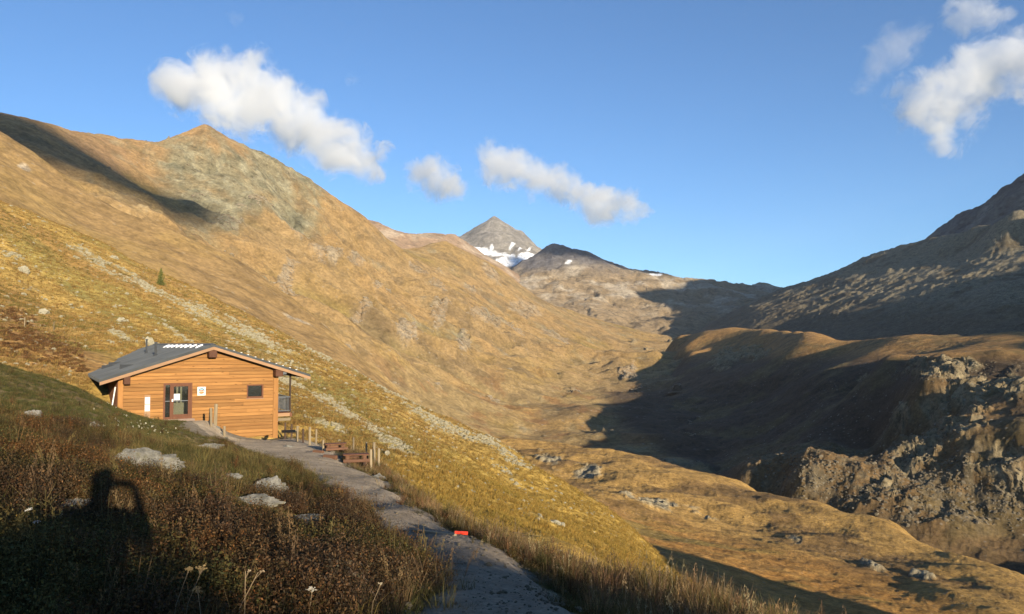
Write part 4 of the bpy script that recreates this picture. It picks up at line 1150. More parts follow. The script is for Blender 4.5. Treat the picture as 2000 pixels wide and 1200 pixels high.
m_larch = wood_mat("fresh_larch", (0.31, 0.14, 0.040), (0.47, 0.235, 0.072), vary=.25)
m_post = wood_mat("larch_post", (0.34, 0.155, 0.045), (0.46, 0.225, 0.07), axis=2)
m_barge = wood_mat("pale_fascia", (0.36, 0.21, 0.11), (0.44, 0.26, 0.14), knots=False, vary=.05)
m_brown = wood_mat("brown_stained_timber", (0.15, 0.062, 0.032), (0.20, 0.085, 0.045), axis=2, knots=False, vary=.1)
m_beam = wood_mat("dark_beam", (0.10, 0.045, 0.025), (0.15, 0.065, 0.035), axis=1, knots=False, vary=.1)
m_grey = wood_mat("weathered_timber", (0.24, 0.185, 0.115), (0.36, 0.28, 0.17), axis=2, vary=.3)
m_greyx = wood_mat("weathered_board", (0.24, 0.185, 0.115), (0.36, 0.28, 0.17), axis=0, vary=.3)
m_dkpost = wood_mat("dark_timber", (0.055, 0.035, 0.025), (0.09, 0.055, 0.035), axis=2, knots=False)
m_redwood = wood_mat("reddish_log", (0.12, 0.06, 0.035), (0.20, 0.10, 0.055), axis=0)
m_white = plain("white_paint", (0.80, 0.79, 0.76), .5)
m_paper = plain("paper", (0.82, 0.82, 0.80), .6, var=.05)
def print_lines(m):
    """rows of unreadable small print on the sheets"""
    nt = m.node_tree; b = nt.nodes["Principled BSDF"]; src = b.inputs["Base Color"].links[0].from_socket
    tc = nn(nt, "ShaderNodeTexCoord"); sp = nn(nt, "ShaderNodeSeparateXYZ"); nt.links.new(tc.outputs["Object"], sp.inputs[0])
    w = mth(nt, 'FRACT', mth(nt, 'MULTIPLY', sp.outputs["Z"], 17.0))
    row = mth(nt, 'LESS_THAN', w, .42)
    mp = nn(nt, "ShaderNodeMapping"); mp.inputs["Scale"].default_value = (26, 1, 17); nt.links.new(tc.outputs["Object"], mp.inputs["Vector"])
    g = mth(nt, 'GREATER_THAN', noise(nt, mp.outputs[0], 1.0, 2, .5), .47)
    nt.links.new(mixc(nt, mth(nt, 'MULTIPLY', mth(nt, 'MULTIPLY', row, g), .55), src, (.12, .13, .14)), b.inputs["Base Color"])
print_lines(m_paper)
m_metal = plain("dark_sheet_metal", (0.055, 0.058, 0.06), .5, .4)
m_steel = plain("grey_steel", (0.16, 0.17, 0.18), .45, .5)
m_snow = plain("snow", (0.84, 0.86, 0.88), .6)
m_red = plain("red_plastic", (0.75, 0.06, 0.025), .4, .4, var=.1, scale=20)
m_inside = plain("interior_dark", (0.05, 0.045, 0.04), .8)
m_cloth = plain("pale_curtain", (0.42, 0.36, 0.24), .8)
m_teal = plain("teal_print", (0.03, 0.16, 0.20), .5); m_orange = plain("orange_print", (0.75, 0.22, 0.03), .5); m_blue = plain("sky_blue_print", (0.30, 0.50, 0.60), .5)

def roof_mat():
    m, nt, b = nodes_of("grey_roof_sheet")
    tc = nn(nt, "ShaderNodeTexCoord"); mp = nn(nt, "ShaderNodeMapping"); mp.inputs["Scale"].default_value = (.35, 2.6, .35)
    nt.links.new(tc.outputs["Object"], mp.inputs["Vector"])
    n1 = noise(nt, mp.outputs[0], 1.0, 8, .65); n2 = noise(nt, tc.outputs["Object"], .6, 6, .6)
    c = mixc(nt, ramp(nt, n1, [(.3, 0), (.7, 1)]), (0.072, 0.078, 0.080), (0.118, 0.123, 0.12))
    c = mixc(nt, 1.0, c, ramp(nt, n2, [(.3, .8), (.7, 1.2)]), 'MULTIPLY')
    nt.links.new(c, b.inputs["Base Color"]); b.inputs["Roughness"].default_value = .75; b.inputs["Specular IOR Level"].default_value = .12
    return m
m_roof = roof_mat()

def glass_mat():
    m = bpy.data.materials.new("window_glass"); m.use_nodes = True
    nt = m.node_tree; nt.nodes.clear(); out = nt.nodes.new("ShaderNodeOutputMaterial")
    t = nt.nodes.new("ShaderNodeBsdfTransparent"); g = nt.nodes.new("ShaderNodeBsdfGlossy"); g.inputs["Roughness"].default_value = .03
    mx = nt.nodes.new("ShaderNodeMixShader"); mx.inputs[0].default_value = .10
    t.inputs[0].default_value = (.85, .88, .86, 1)
    nt.links.new(t.outputs[0], mx.inputs[1]); nt.links.new(g.outputs[0], mx.inputs[2]); nt.links.new(mx.outputs[0], out.inputs["Surface"])
    return m
m_glass = glass_mat()

class MB:
    """collects solids into one mesh"""
    def __init__(self): self.bm = bmesh.new()
    def box(self, x0, x1, y0, y1, z0, z1, bev=0.0):
        r = bmesh.ops.create_cube(self.bm, size=1.0)
        for v in r["verts"]:
            v.co = Vector(((x0 + x1) / 2 + v.co.x * (x1 - x0), (y0 + y1) / 2 + v.co.y * (y1 - y0), (z0 + z1) / 2 + v.co.z * (z1 - z0)))
        if bev:
            bmesh.ops.bevel(self.bm, geom=list({e for v in r["verts"] for e in v.link_edges}), offset=bev, segments=1, affect='EDGES')
        return self
    def prism(self, poly, y0, y1):
        """polygon in x,z pushed from y0 to y1"""
        a = [self.bm.verts.new((x, y0, z)) for x, z in poly]; b = [self.bm.verts.new((x, y1, z)) for x, z in poly]
        self.bm.faces.new(a); self.bm.faces.new(b[::-1])
        for i in range(len(poly)):
            j = (i + 1) % len(poly); self.bm.faces.new((a[j], a[i], b[i], b[j]))
        return self
    def tube(self, p0, p1, r0, r1=None, seg=8):
        r1 = r0 if r1 is None else r1
        p0, p1 = Vector(p0), Vector(p1); d = (p1 - p0).normalized(); u = d.orthogonal().normalized(); w = d.cross(u)
        A = []; B = []
        for k in range(seg):
            t = 2 * math.pi * k / seg; e = u * math.cos(t) + w * math.sin(t)
            A.append(self.bm.verts.new(p0 + e * r0)); B.append(self.bm.verts.new(p1 + e * r1))
        self.bm.faces.new(A[::-1]); self.bm.faces.new(B)
        for k in range(seg):
            j = (k + 1) % seg; self.bm.faces.new((A[k], A[j], B[j], B[k]))
        return self
    def disc(self, cx, cz, y, r, seg=24, a0=0, a1=2 * math.pi, rin=0.0, th=.006):
        pts = [(cx + r * math.cos(a0 + (a1 - a0) * k / seg), cz + r * math.sin(a0 + (a1 - a0) * k / seg)) for k in range(seg + 1)]
        if rin > 0:
            for k in range(seg):
                q = [pts[k], pts[k + 1]]
                t0, t1 = a0 + (a1 - a0) * k / seg, a0 + (a1 - a0) * (k + 1) / seg
                q += [(cx + rin * math.cos(t1), cz + rin * math.sin(t1)), (cx + rin * math.cos(t0), cz + rin * math.sin(t0))]
                self.prism(q, y, y - th)
        else:
            self.prism(pts[:-1] if abs(a1 - a0) > 6.2 else pts, y, y - th)
        return self
    def build(self, name, mat, parent=None, label=None):
        bmesh.ops.recalc_face_normals(self.bm, faces=self.bm.faces)
        me = bpy.data.meshes.new(name); self.bm.to_mesh(me); self.bm.free()
        o = link(name, me, mat, parent)
        if label: o["label"] = label
        return o

hut = bpy.data.objects.new("mountain_hut", None); COL.objects.link(hut)
hut.location = HUT_O; hut.rotation_euler = (0, 0, HUT_A)
tag(hut, "low timber mountain hut with a grey pitched roof at the end of the path", "hut")
HW = Matrix.Translation(HUT_O) @ Matrix.Rotation(HUT_A, 4, 'Z')
def W(x, y, z): return HW @ Vector((x, y, z))
def on_plane(u, v, p, n):
    """line of sight through a pixel met with a plane given in hut coordinates"""
    a, e = ray(u, v); d = HW.inverted().to_3x3() @ Vector((math.sin(a), math.cos(a), e)); o = HW.inverted() @ Vector((0, 0, 0))
    t = (Vector(p) - o).dot(Vector(n)) / d.dot(Vector(n))
    return o + d * t
SL = .325; XL, XR = -6.07, 5.9; YF, YB = -.8, 25.5; ZB = -6.35
def soff(x): return -.30 - SL * abs(x)          # underside of the roof
WL, WR = -5.05, 4.09
# body behind the boards
core = MB(); core.prism([(WL + .05, ZB), (WR - .05, ZB), (WR - .05, soff(WR) - .02), (0, soff(0) - .02), (WL + .05, soff(WL) - .02)], .30, 24.6); core.build("body", m_inside, hut)
DOOR = (-2.64, -1.04, -4.46, -2.32); WIN = (2.15, 3.16, -3.382, -2.534)
# boards of the gable
r_ = random.Random(4)
pitch_ = .212
z = ZB
rows = []
while z < -.35:
    z1 = z + pitch_ - .004
    # extent of this row under the roof
    xl0, xr0 = WL + .28, WR - .32
    def lim(zz): return (-.30 - zz) / SL
    segs = [(xl0, xr0)]
    for (a, b, c, d) in (DOOR, WIN):
        if z1 > c + .02 and z < d - .02:
            ns = []
            for s0, s1 in segs:
                if b < s0 or a > s1: ns.append((s0, s1))
                else:
                    if a - s0 > .05: ns.append((s0, a))
                    if s1 - b > .05: ns.append((b, s1))
            segs = ns
    out = []
    for s0, s1 in segs:
        if s1 - s0 > 4.2 and r_.random() < .8:
            j = s0 + (s1 - s0) * r_.uniform(.3, .7); out += [(s0, j - .003), (j + .003, s1)]
        else: out.append((s0, s1))
    for s0, s1 in out:
        e0, e1 = lim(z), lim(z1)
        lo0, hi0 = max(s0, -e0), min(s1, e0)
        lo1, hi1 = max(s0, -e1), min(s1, e1)
        if hi0 - lo0 < .05: continue
        dy = r_.uniform(-.005, .005)
        if hi1 - lo1 < .02: poly = [(lo0, z), (hi0, z), (0, min(z1, -.31))]
        else: poly = [(lo0, z), (hi0, z), (hi1, z1), (lo1, z1)]
        bm_ = MB(); 
        # rounded log-siding profile: main board and a slightly recessed lip at the bottom
        zc = z + .03
        if len(poly) == 4:
            bm_.prism([(lo0, zc), (hi0, zc), (hi1, z1 - .012), (lo1, z1 - .012)], dy, .30)
            bm_.prism([(lo0, z), (hi0, z), (hi0, zc), (lo0, zc)], dy + .006, .30)
        else: bm_.prism(poly, dy, .30)
        bm_.build("plank", m_larch, hut)
    z += pitch_
# corner posts
MB().prism([(WL, ZB), (WL + .27, ZB), (WL + .27, soff(WL + .27)), (WL, soff(WL))], -.025, .35).build("corner_post", m_post, hut)
MB().prism([(WR - .31, ZB), (WR, ZB), (WR, soff(WR)), (WR - .31, soff(WR - .31))], -.025, .35).build("corner_post", m_post, hut)
# side walls
sl = MB()
y = .36
while y < 24.4:
    sl.box(WL - .02, WL + .04, y, y + .21, ZB, soff(WL) - .03); y += .22
sl.build("side_wall", m_brown, hut)
MB().box(WR - .04, WR, .36, 24.5, ZB, soff(WR) - .03).build("side_wall", m_larch, hut)
MB().tube((WL - .32, .35, -4.0), (WL - .10, .55, -2.5), .035).build("leaning_pole", m_white, hut)
# roof
def slope(side):
    s = -1 if side < 0 else 1; xe = XL if side < 0 else XR
    m = MB(); x1 = abs(xe)
    m.prism([(0, -.02), (s * x1, -.02 - SL * x1), (s * x1, -.20 - SL * x1), (0, -.20)], YF, YB)
    return m.build("roof_slope", m_roof, hut)
slope(-1); slope(1)
for s, xe in ((-1, XL), (1, XR)):
    x1 = abs(xe)
    MB().prism([(0, -.17), (s * x1, -.17 - SL * x1), (s * x1, -.35 - SL * x1), (0, -.35)], YF - .05, YF - .004).build("bargeboard", m_barge, hut)
    MB().prism([(s * .1, -.204 - SL * .1), (s * (x1 - .05), -.204 - SL * (x1 - .05)), (s * (x1 - .05), -.29 - SL * (x1 - .05)), (s * .1, -.29 - SL * .1)], YF + .02, YB - .05).build("soffit", m_beam, hut)
MB().prism([(-.18, -.055), (0, .03), (.18, -.055), (0, .0)], YF, YB).build("ridge_cap", m_metal, hut)
MB().box(-.24, .22, YF + .06, .0, -.82, -.33, .03).build("purlin", m_beam, hut)
MB().box(WL + .22, WL + .56, YF + .06, -.03, soff(WL + .4) - .50, soff(WL + .56) - .0, .03).build("purlin", m_beam, hut)
MB().box(WR - .36, WR + .10, YF + .06, -.03, soff(WR) - .42, soff(WR) + .02, .03).build("purlin", m_beam, hut)
MB().tube((WR + .12, YF + .25, soff(WR) - .17), (WR + .34, YF + .25, soff(WR) - .17), .14, .12, 12).build("lamp", m_steel, hut)
# things on the left slope
nL = (-SL, 0, 1)
for (u, v, vt, rr_) in ((304, 695, 671, .075), (286, 690, 665, .065)):
    p = on_plane(u, v, (0, 0, -.02), (SL, 0, -1)); h = (v - vt) / F * (W(*p)).y
    t = MB(); t.tube((p.x, p.y, p.z - .1), (p.x, p.y, p.z + h), rr_, seg=10); o = t.build("flue_pipe", m_metal, hut)
    MB().tube((p.x, p.y, p.z + h + .002), (p.x, p.y, p.z + h + .09), rr_ * 1.45, rr_ * 1.25, 10).build("cowl", m_metal, o)
    MB().tube((p.x, p.y, p.z - .06), (p.x, p.y, p.z + .16), rr_ * 2.6, rr_ * 1.1, 10).build("flashing", m_metal, o)
for (u, v) in ((213, 717), (250, 716), (226, 711)):
    p = on_plane(u, v, (0, 0, -.02), (SL, 0, -1)); m = MB()
    z0 = p.z - .03
    vs = [m.bm.verts.new(c) for c in ((p.x - .45, p.y - .3, p.z - .45 * SL - .02), (p.x - .45, p.y + .3, p.z - .45 * SL - .02), (p.x + .35, p.y, p.z + .35 * SL + .0), (p.x - .45, p.y, p.z + .12))]
    for f in ((0, 1, 3), (0, 3, 2), (1, 2, 3), (0, 2, 1)): m.bm.faces.new([vs[k] for k in f])
    m.build("roof_vent", m_metal, hut)
for (u, w_) in ((326, .30), (333, .5), (341, .4), (350, .34), (359, .36), (368, .34), (378, .30), (390, .4)):
    p = on_plane(u, 677.0, (0, 0, -.02), (SL, 0, -1)); m = MB()
    bmesh.ops.create_icosphere(m.bm, subdivisions=2, radius=1.0)
    for vv in m.bm.verts:
        n_ = 1 + .25 * math.sin(vv.co.x * 5 + u) * math.cos(vv.co.y * 4 + u)
        x_ = vv.co.x * .30 * n_; vv.co = Vector((p.x + x_, p.y + x_ * 1.2 + vv.co.y * w_ * .5 * n_, p.z + SL * x_ + max(vv.co.z, -.2) * .10))
    m.build("snow_patch", m_snow, hut)
for u in (442, 456, 470, 483, 497, 511, 524, 538, 551, 565, 578):
    x_ = (u - 418) / 188 * 5.9; m = MB(); m.box(x_ - .05, x_ + .05, YF + .1, YF + .2, -.03 - SL * x_, .02 - SL * x_); m.build("snow_guard", m_white, hut)

# door
fr = MB(); a, b, c, d = DOOR
fr.box(a, a + .10, -.04, .12, c, d); fr.box(b - .10, b, -.04, .12, c, d); fr.box(a + .101, b - .101, -.04, .12, d - .11, d); fr.box(a + .101, b - .101, -.04, .12, c, c + .13)
fr.box(a + .36, a + .43, -.04, .12, c + .131, d - .111)
fr = fr.build("door_frame", m_brown, hut)
dl = MB(); x0, x1 = a + .435, b - .105; z0, z1 = c + .135, d - .115
dl.box(x0, x0 + .13, -.02, .04, z0, z1); dl.box(x1 - .13, x1, -.02, .04, z0, z1); dl.box(x0 + .131, x1 - .131, -.02, .04, z1 - .10, z1); dl.box(x0 + .131, x1 - .131, -.02, .04, z0, z0 + .14)
door = dl.build("door", m_brown, hut)
MB().box(x0 + .131, x1 - .131, .0, .012, z0 + .141, z1 - .101).build("glass_pane", m_glass, door)
MB().box(x0 + .131, x1 - .131, -.03, -.005, z0 + .92, z0 + .955).build("push_bar", m_steel, door)
MB().box(x0 + .02, x0 + .10, -.09, -.021, z0 + .90, z0 + 1.05, .01).build("handle", m_white, door)
nt_ = MB(); nt_.box(x0 + .14, x0 + .48, -.012, -.004, z0 + .98, z0 + 1.36); ntc = nt_.build("notice", m_paper, door, "white paper notice taped inside the door glass")
MB().box(x0 + .17, x0 + .45, -.016, -.0125, z0 + 1.16, z0 + 1.172).build("printed_line", m_steel, door)
MB().box(a + .102, a + .358, .0, .012, c + .131, d - .111).build("sidelight_pane", m_glass, fr)
MB().box(a + .102, a + .358, -.03, -.005, z0 + .92, z0 + .955).build("rail", m_steel, fr)
MB().box(a - .12, b + .12, -.30, .0, c - .12, c - .003).build("doorstep", plain("pale_step", (.34, .25, .19), .8), hut)
iv = MB(); iv.box(x0 + .30, x0 + .40, .16, .20, c + .2, d - .2); iv.box(x0 + .52, x0 + .62, .18, .22, c + .2, d - .25); iv.build("curtain", m_cloth, hut)
MB().box(x0 + .10, x0 + .72, .13, .155, c + .16, c + .95).build("inner_panel", m_cloth, hut)
# window
a, b, c, d = WIN
wf = MB(); wf.box(a, b, -.03, .10, d - .07, d); wf.box(a, b, -.03, .10, c, c + .11); wf.box(a, a + .07, -.03, .10, c + .111, d - .071); wf.box(b - .10, b, -.03, .10, c + .111, d - .071)
wf = wf.build("window", m_brown, hut)
MB().box(a + .071, b - .101, .03, .042, c + .111, d - .071).build("glass_pane", m_glass, wf)
MB().box(a - .05, b + .05, -.07, .0, c - .06, c - .003).build("sill", m_barge, wf)
# emblem plate
ex, ez = -.52, -2.85
pl = MB(); pl.box(ex - .235, ex + .235, -.055, -.03, ez - .26, ez + .26, .008); pl = pl.build("emblem_plate", m_white, hut)
MB().disc(ex, ez + .01, -.056, .175, rin=.135, a0=R(-10), a1=R(190)).build("emblem_arc", m_teal, pl)
MB().disc(ex, ez + .01, -.0555, .134, a0=R(0), a1=R(180), th=.003).build("emblem_sky", m_blue, pl)
MB().prism([(ex - .13, ez - .02), (ex - .05, ez + .07), (ex, ez + .035), (ex + .05, ez + .085), (ex + .13, ez - .02)], -.059, -.064).build("emblem_mountain", m_orange, pl)
MB().disc(ex, ez + .01, -.056, .175, a0=R(200), a1=R(340)).build("emblem_field", m_orange, pl)
# two sheets on a board left of the door
nbx = -3.5
nb = MB(); nb.box(nbx - .16, nbx + .16, -.045, -.022, -4.30, -2.98); nb = nb.build("notice_board", m_barge, hut)
MB().box(nbx - .135, nbx + .135, -.052, -.046, -3.50, -3.10).build("notice", m_paper, nb)
MB().box(nbx - .135, nbx + .135, -.052, -.046, -3.93, -3.54).build("notice", m_paper, nb)
# balcony on the valley side
BX = WR + .93; BY0, BY1 = .35, 14.0; BZ = -4.40
dk = MB()
y = BY0
while y < BY1: dk.box(WR, BX, y, y + .14, BZ - .03, BZ); y += .146
bal = dk.build("balcony_deck", m_brown, hut)
MB().box(WR + .002, BX - .03, BY0 - .06, BY0 - .003, BZ - .22, BZ - .02).build("deck_beam", m_barge, bal)
MB().box(BX - .10, BX + .05, BY0 - .08, BY1, BZ - .26, BZ - .032).build("deck_edge", m_brown, bal)
MB().box(WR + .003, BX, BY0 + .10, BY0 + .20, BZ - .52, BZ - .34).build("brace", m_greyx, bal)
for y in (BY0 + .06, 5.0, 9.5, 13.8):
    MB().box(BX - .11, BX - .01, y - .05, y + .05, BZ + .002, -.32 - SL * (BX - .1)).build("balcony_post", m_dkpost, bal)
def railing(p0, p1, n):
    p0, p1 = Vector(p0), Vector(p1); m = MB()
    for h, r_t in ((1.0, .035), (.12, .025)): m.tube(p0 + Vector((0, 0, h)), p1 + Vector((0, 0, h)), r_t, seg=6)
    for k in range(1, n):
        q = p0.lerp(p1, k / n); m.tube(q + Vector((0, 0, .12)), q + Vector((0, 0, 1.0)), .014, seg=5)
    return m.build("railing", m_steel, bal)
railing((WR + .03, BY0 + .03, BZ), (BX - .06, BY0 + .03, BZ), 9)
railing((BX - .06, BY0 + .05, BZ), (BX - .06, BY1, BZ), 110)

# ------------------------------------------------------------------ posts, rails, tables
def post(name, u, vt, vb, w, mat, label, cat="post", group=None, zf=None, lean=(0, 0), d=None, r1=70, shape='round'):
    p = hit(u, vb, zf or near_z, 20, r1) if d is None else pt(u, vb, d)
    h = (vb - vt) / F * p.y; rw = w / F * p.y * .5
    m = MB()
    top = Vector((lean[0] * h, lean[1] * h, h))
    if shape == 'round':
        m.tube((0, 0, -.35 if d is None else -1.4), top, rw * 1.05, rw * .9, 9)
    else:
        m.box(-rw, rw, -rw, rw, -.3, h, .012)
    o = m.build(name, mat); o.location = p
    o.rotation_euler = (0, 0, random.uniform(0, 3))
    return tag(o, label, cat, group)
G1 = "posts edging the ramp at the hut door"
post("ramp_post", 420, 790, 832, 7, m_grey, "tall leaning grey post on the ramp, left one of the tall pair", group=G1, lean=(.04, .02))
post("ramp_post", 429, 787, 826, 6, m_grey, "tall upright grey post on the ramp, nearest the hut window", group=G1)
post("ramp_post", 413, 798, 838, 5, m_grey, "shorter weathered post leaning at the lower edge of the ramp", group=G1, lean=(.05, 0))
post("ramp_post", 438, 833, 857, 5, m_grey, "low thin post at the bottom corner of the ramp by the wall", group=G1)
for i, (u, v, w, h, lb) in enumerate([(432, 850, 16, 10, "stone block in the edge of the ramp below the tall posts"), (440, 860, 14, 8, "lowest stone of the ramp edge beside the hut wall"), (424, 838, 12, 7, "stone wedged at the foot of the leaning ramp post")]):
    put_rock("kerb_stone", u, v, w, h, lb, seed=400 + i, sub=3, r0=25, r1=60)
G2 = "fence posts along the outer edge of the terrace"
FP = [(557, 826, 848, 4, m_dkpost, "dark post under the balcony, nearest the hut wall"), (569, 829, 850, 4, m_dkpost, "dark post under the balcony corner, second from the hut"), (580, 833, 866, 5, m_grey, "pale post at the end of the low rail by the hut"),
      (592, 838, 868, 4, m_dkpost, "thin dark post between the low rail and the pale fence posts"), (605, 835, 873, 5, m_grey, "knotted pale fence post left of the first picnic table"), (617, 839, 868, 4, m_grey, "straight pale fence post just behind the knotted one"),
      (631, 860, 884, 4, m_grey, "short fence post at the left end of the far picnic table"), (690, 855, 884, 4, m_grey, "fence post standing behind the near picnic table"), (715, 864, 893, 4, m_grey, "thin fence post right of the near picnic table"),
      (725, 879, 921, 5, m_grey, "nearest fence post at the lower corner of the terrace"), (731, 865, 905, 6, m_grey, "tallest of the three posts at the lower terrace corner"), (740, 877, 913, 5, m_grey, "outermost post at the terrace corner against the yellow slope")]
FD = {557: 50.8, 569: 50.0, 617: 40.8, 690: 35.9, 715: 33.0}
for u, vt, vb, w, mt, lb in FP:
    post("fence_post", u, vt, vb, w, mt, lb, group=G2, d=FD.get(u), lean=(random.uniform(-.03, .03), random.uniform(-.03, .03)))
def beam(name, p0, p1, r, mat, label, cat, sq=False, group=None):
    p0, p1 = Vector(p0), Vector(p1); L = (p1 - p0).length
    m = MB()
    if sq: m.box(-L / 2, L / 2, -r, r, -r, r, .01)
    else: m.tube((-L / 2, 0, 0), (L / 2, 0, 0), r, r * .92, 9)
    o = m.build(name, mat); o.location = (p0 + p1) / 2
    d = (p1 - p0).normalized()
    o.rotation_euler = Matrix((d, Vector((0, 0, 1)).cross(d).normalized(), d.cross(Vector((0, 0, 1)).cross(d).normalized()))).transposed().to_euler()
    return tag(o, label, cat, group)
a_ = hit(580, 866, near_z, 20, 70); b_ = hit(552, 862, near_z, 20, 70)
beam("fence_rail", b_ + Vector((0, 0, .55)), a_ + Vector((0, -.02, .60)), .075, m_greyx, "low grey rail between the hut corner and the pale post", "rail", True)
def table(u, v, yaw, label, sc=1.0):
    p = hit(u, v, near_z, 20, 70)
    t = bpy.data.objects.new("picnic_table", None); COL.objects.link(t); t.location = p; t.rotation_euler = (0, 0, yaw); t.scale = (sc,) * 3
    tag(t, label, "table", "rustic tables on the terrace")
    for k in range(4): MB().box(-.85, .85, -.40 + k * .2, -.40 + k * .2 + .19, .66, .72, .008).build("top_plank", m_dkpost if k % 2 else m_brown, t)
    for x in (-.55, .55):
        MB().tube((x, 0, -.3), (x, 0, .658), .16, .15, 10).build("leg", m_redwood, t)
    for y in (-.78, .78):
        sb = MB(); sb.tube((-.85, y, .36), (.85, y, .36), .11, .10, 9); sb = sb.build("bench", m_redwood, t)
        for x in (-.5, .5): MB().tube((x, y, -.25), (x, y, .27), .10, .09, 8).build("leg", m_dkpost, sb)
    return t
table(655, 884, .35, "rustic log table farther from the camera on the terrace edge", .52)
table(695, 908, .25, "rustic log table nearer the camera beside the last fence posts", .52)
for i, (u, v, du, lb) in enumerate([(622, 888, 20, "reddish log lying at the left end of the far picnic table"), (645, 898, 26, "reddish log lying in front of the far picnic table"), (716, 905, 16, "split log lying right of the near picnic table")]):
    c_ = hit(u, v, near_z, 20, 60); k = du / F * c_.y
    beam("log", c_ + Vector((-k / 2, .1, .08)), c_ + Vector((k / 2, -.1, .08)), .09, m_redwood, lb, "log", group="logs lying on the terrace")
# timber water bar across the path with its red end
a_ = hit(806, 1044, near_z, 4, 20); b_ = hit(890, 1056, near_z, 4, 20)
a_.z += .045; b_.z += .045
beam("water_bar", a_, b_, .018, m_greyx, "grey timber water bar laid across the path", "timber", True)
c_ = hit(901, 1053, near_z, 4, 20)
m = MB(); m.tube((-.066, 0, 0), (.066, 0, 0), .017, seg=14); o = m.build("tube", m_red); o.location = (c_.x, c_.y, c_.z + .06); o.rotation_euler = (0, .04, -.05)
tag(o, "short red plastic tube at the right end of the timber across the path", "tube")
# thin stakes on the left slope
post("trail_stake", 48, 620, 640, 2.0, m_grey, "thin pale stake on the left slope, nearer the picture edge", "stake", "marker stakes on the slope", hill_z, r1=220)
post("trail_stake", 105, 630, 646, 1.8, m_grey, "thin pale stake on the left slope, nearer the hut", "stake", "marker stakes on the slope", hill_z, r1=220)

# ------------------------------------------------------------------ the lone conifer
tp = hit(314, 558, hill_z, 60, 240)
HT = 32 / F * tp.y * 1.05
tree = bpy.data.objects.new("spruce_tree", None); COL.objects.link(tree); tree.location = tp
tag(tree, "lone small spruce on the rocky skyline of the hillside", "tree")
MB().tube((0, 0, -.3), (0, 0, HT * .96), HT * .028, HT * .004, 8).build("trunk", m_dkpost, tree)
T = Tris(); r_ = random.Random(12)
nl = 15
for k in range(nl):
    t = k / (nl - 1); z0 = HT * (.06 + .90 * t); L = HT * .30 * (1 - t) ** .8 + HT * .03
    nb_ = int(11 - 6 * t)
    for j in range(nb_):
        a = 2 * math.pi * (j + r_.random() * .7) / nb_ + k; l = L * r_.uniform(.65, 1.15)
        if r_.random() < .1: continue
        d = Vector((math.cos(a), math.sin(a), 0)); sd = Vector((-d.y, d.x, 0))
        for q in range(26):
            f = r_.uniform(.08, 1.0)
            p = Vector((0, 0, z0)) + d * l * f + Vector((0, 0, -l * .22 * f + l * .18 * f * f)) + sd * r_.gauss(0, .10 * l * (1.15 - f)) + Vector((0, 0, r_.gauss(0, .02 * HT)))
            s = HT * r_.uniform(.012, .026); n = Vector((r_.gauss(0, 1), r_.gauss(0, 1), r_.gauss(.6, .8))).normalized(); u_ = n.orthogonal().normalized(); w_ = n.cross(u_)
            g = r_.uniform(.6, 1.4)
            T.face([p - u_ * s, p + w_ * s * .5, p + u_ * s, p - w_ * s * .5], (.115 * g, .13 * g, .035 * g))
def needle_mat():
    m, nt, b = nodes_of("spruce_needles"); g = nn(nt, "ShaderNodeAttribute", attribute_name="var"); nt.links.new(g.outputs["Color"], b.inputs["Base Color"]); return m
link("crown", T.mesh("crown", needle_mat()), None, tree)

# ------------------------------------------------------------------ dry flowering stalks standing out in the foreground
def umbel(u, v, vtop, heads, label, lean, rdist, colour=(.34, .24, .11)):
    a, e = ray(u, v); x, y = rdist * math.sin(a), rdist * math.cos(a); z0 = float(near_z(np.array([x]), np.array([y]))[0])
    a2, e2 = ray(u, vtop); h = rdist * e2 - z0
    T = Tris(); r_ = random.Random(int(u))
    top = Vector((lean * h, 0, h)); mid = Vector((lean * h * .35, 0, h * .55))
    for sd in (Vector((1, 0, 0)), Vector((0, 1, 0))): T.strip([Vector((0, 0, -.05)), mid, top], .0035, (.30, .22, .13), sd, tip=False)
    for k in range(heads):
        q = top + Vector((r_.gauss(0, .008), r_.gauss(0, .008), r_.gauss(0, .003)))
        for sd in (Vector((1, 0, 0)), Vector((0, 1, 0))): T.strip([mid.lerp(top, .8), q], .003, (.30, .22, .13), sd, tip=False)
        for j in range(9):
            c = q + Vector((r_.gauss(0, .006), r_.gauss(0, .006), r_.gauss(.001, .002))); s = r_.uniform(.0015, .0034); g = r_.uniform(.7, 1.2)
            T.face([c + Vector((-s, -s, 0)), c + Vector((s, -s, 0)), c + Vector((s, s, s * .6)), c + Vector((-s, s, s * .6))], tuple(k_ * g for k_ in colour))
            T.face([c + Vector((-s, 0, -s)), c + Vector((s, 0, -s)), c + Vector((s, 0, s)), c + Vector((-s, 0, s))], tuple(k_ * g for k_ in colour))
    o = link("dry_stalk", T.mesh("dry_stalk", m_stalk)); o.location = (x, y, z0)
    return tag(o, label, "plant", "dry flower stalks in the foreground")
m_stalk, _nt, _b = nodes_of("dry_stalk"); _g = nn(_nt, "ShaderNodeAttribute", attribute_name="var"); _nt.links.new(_g.outputs["Color"], _b.inputs["Base Color"])
umbel(331, 1175, 1112, 5, "yellow flat-topped dry flower head, left one of the leaning pair at the bottom", .25, 3.9)
umbel(352, 1165, 1109, 5, "yellow flat-topped dry flower head, right one of the leaning pair at the bottom", .28, 3.9)
umbel(400, 1200, 1152, 3, "single drooping yellowish flower head right of the flower pair", -.1, 3.7)
umbel(450, 1190, 1118, 1, "thin bent straw stalk leaning right near the bottom edge", .35, 3.9, (.36, .27, .17))
umbel(478, 1200, 1116, 1, "straight pale straw stalk standing at the bottom edge", .0, 3.8, (.36, .27, .17))
umbel(48, 1040, 996, 6, "white fluffy flower cluster, highest at the left edge", .1, 5.6, (.62, .60, .55))
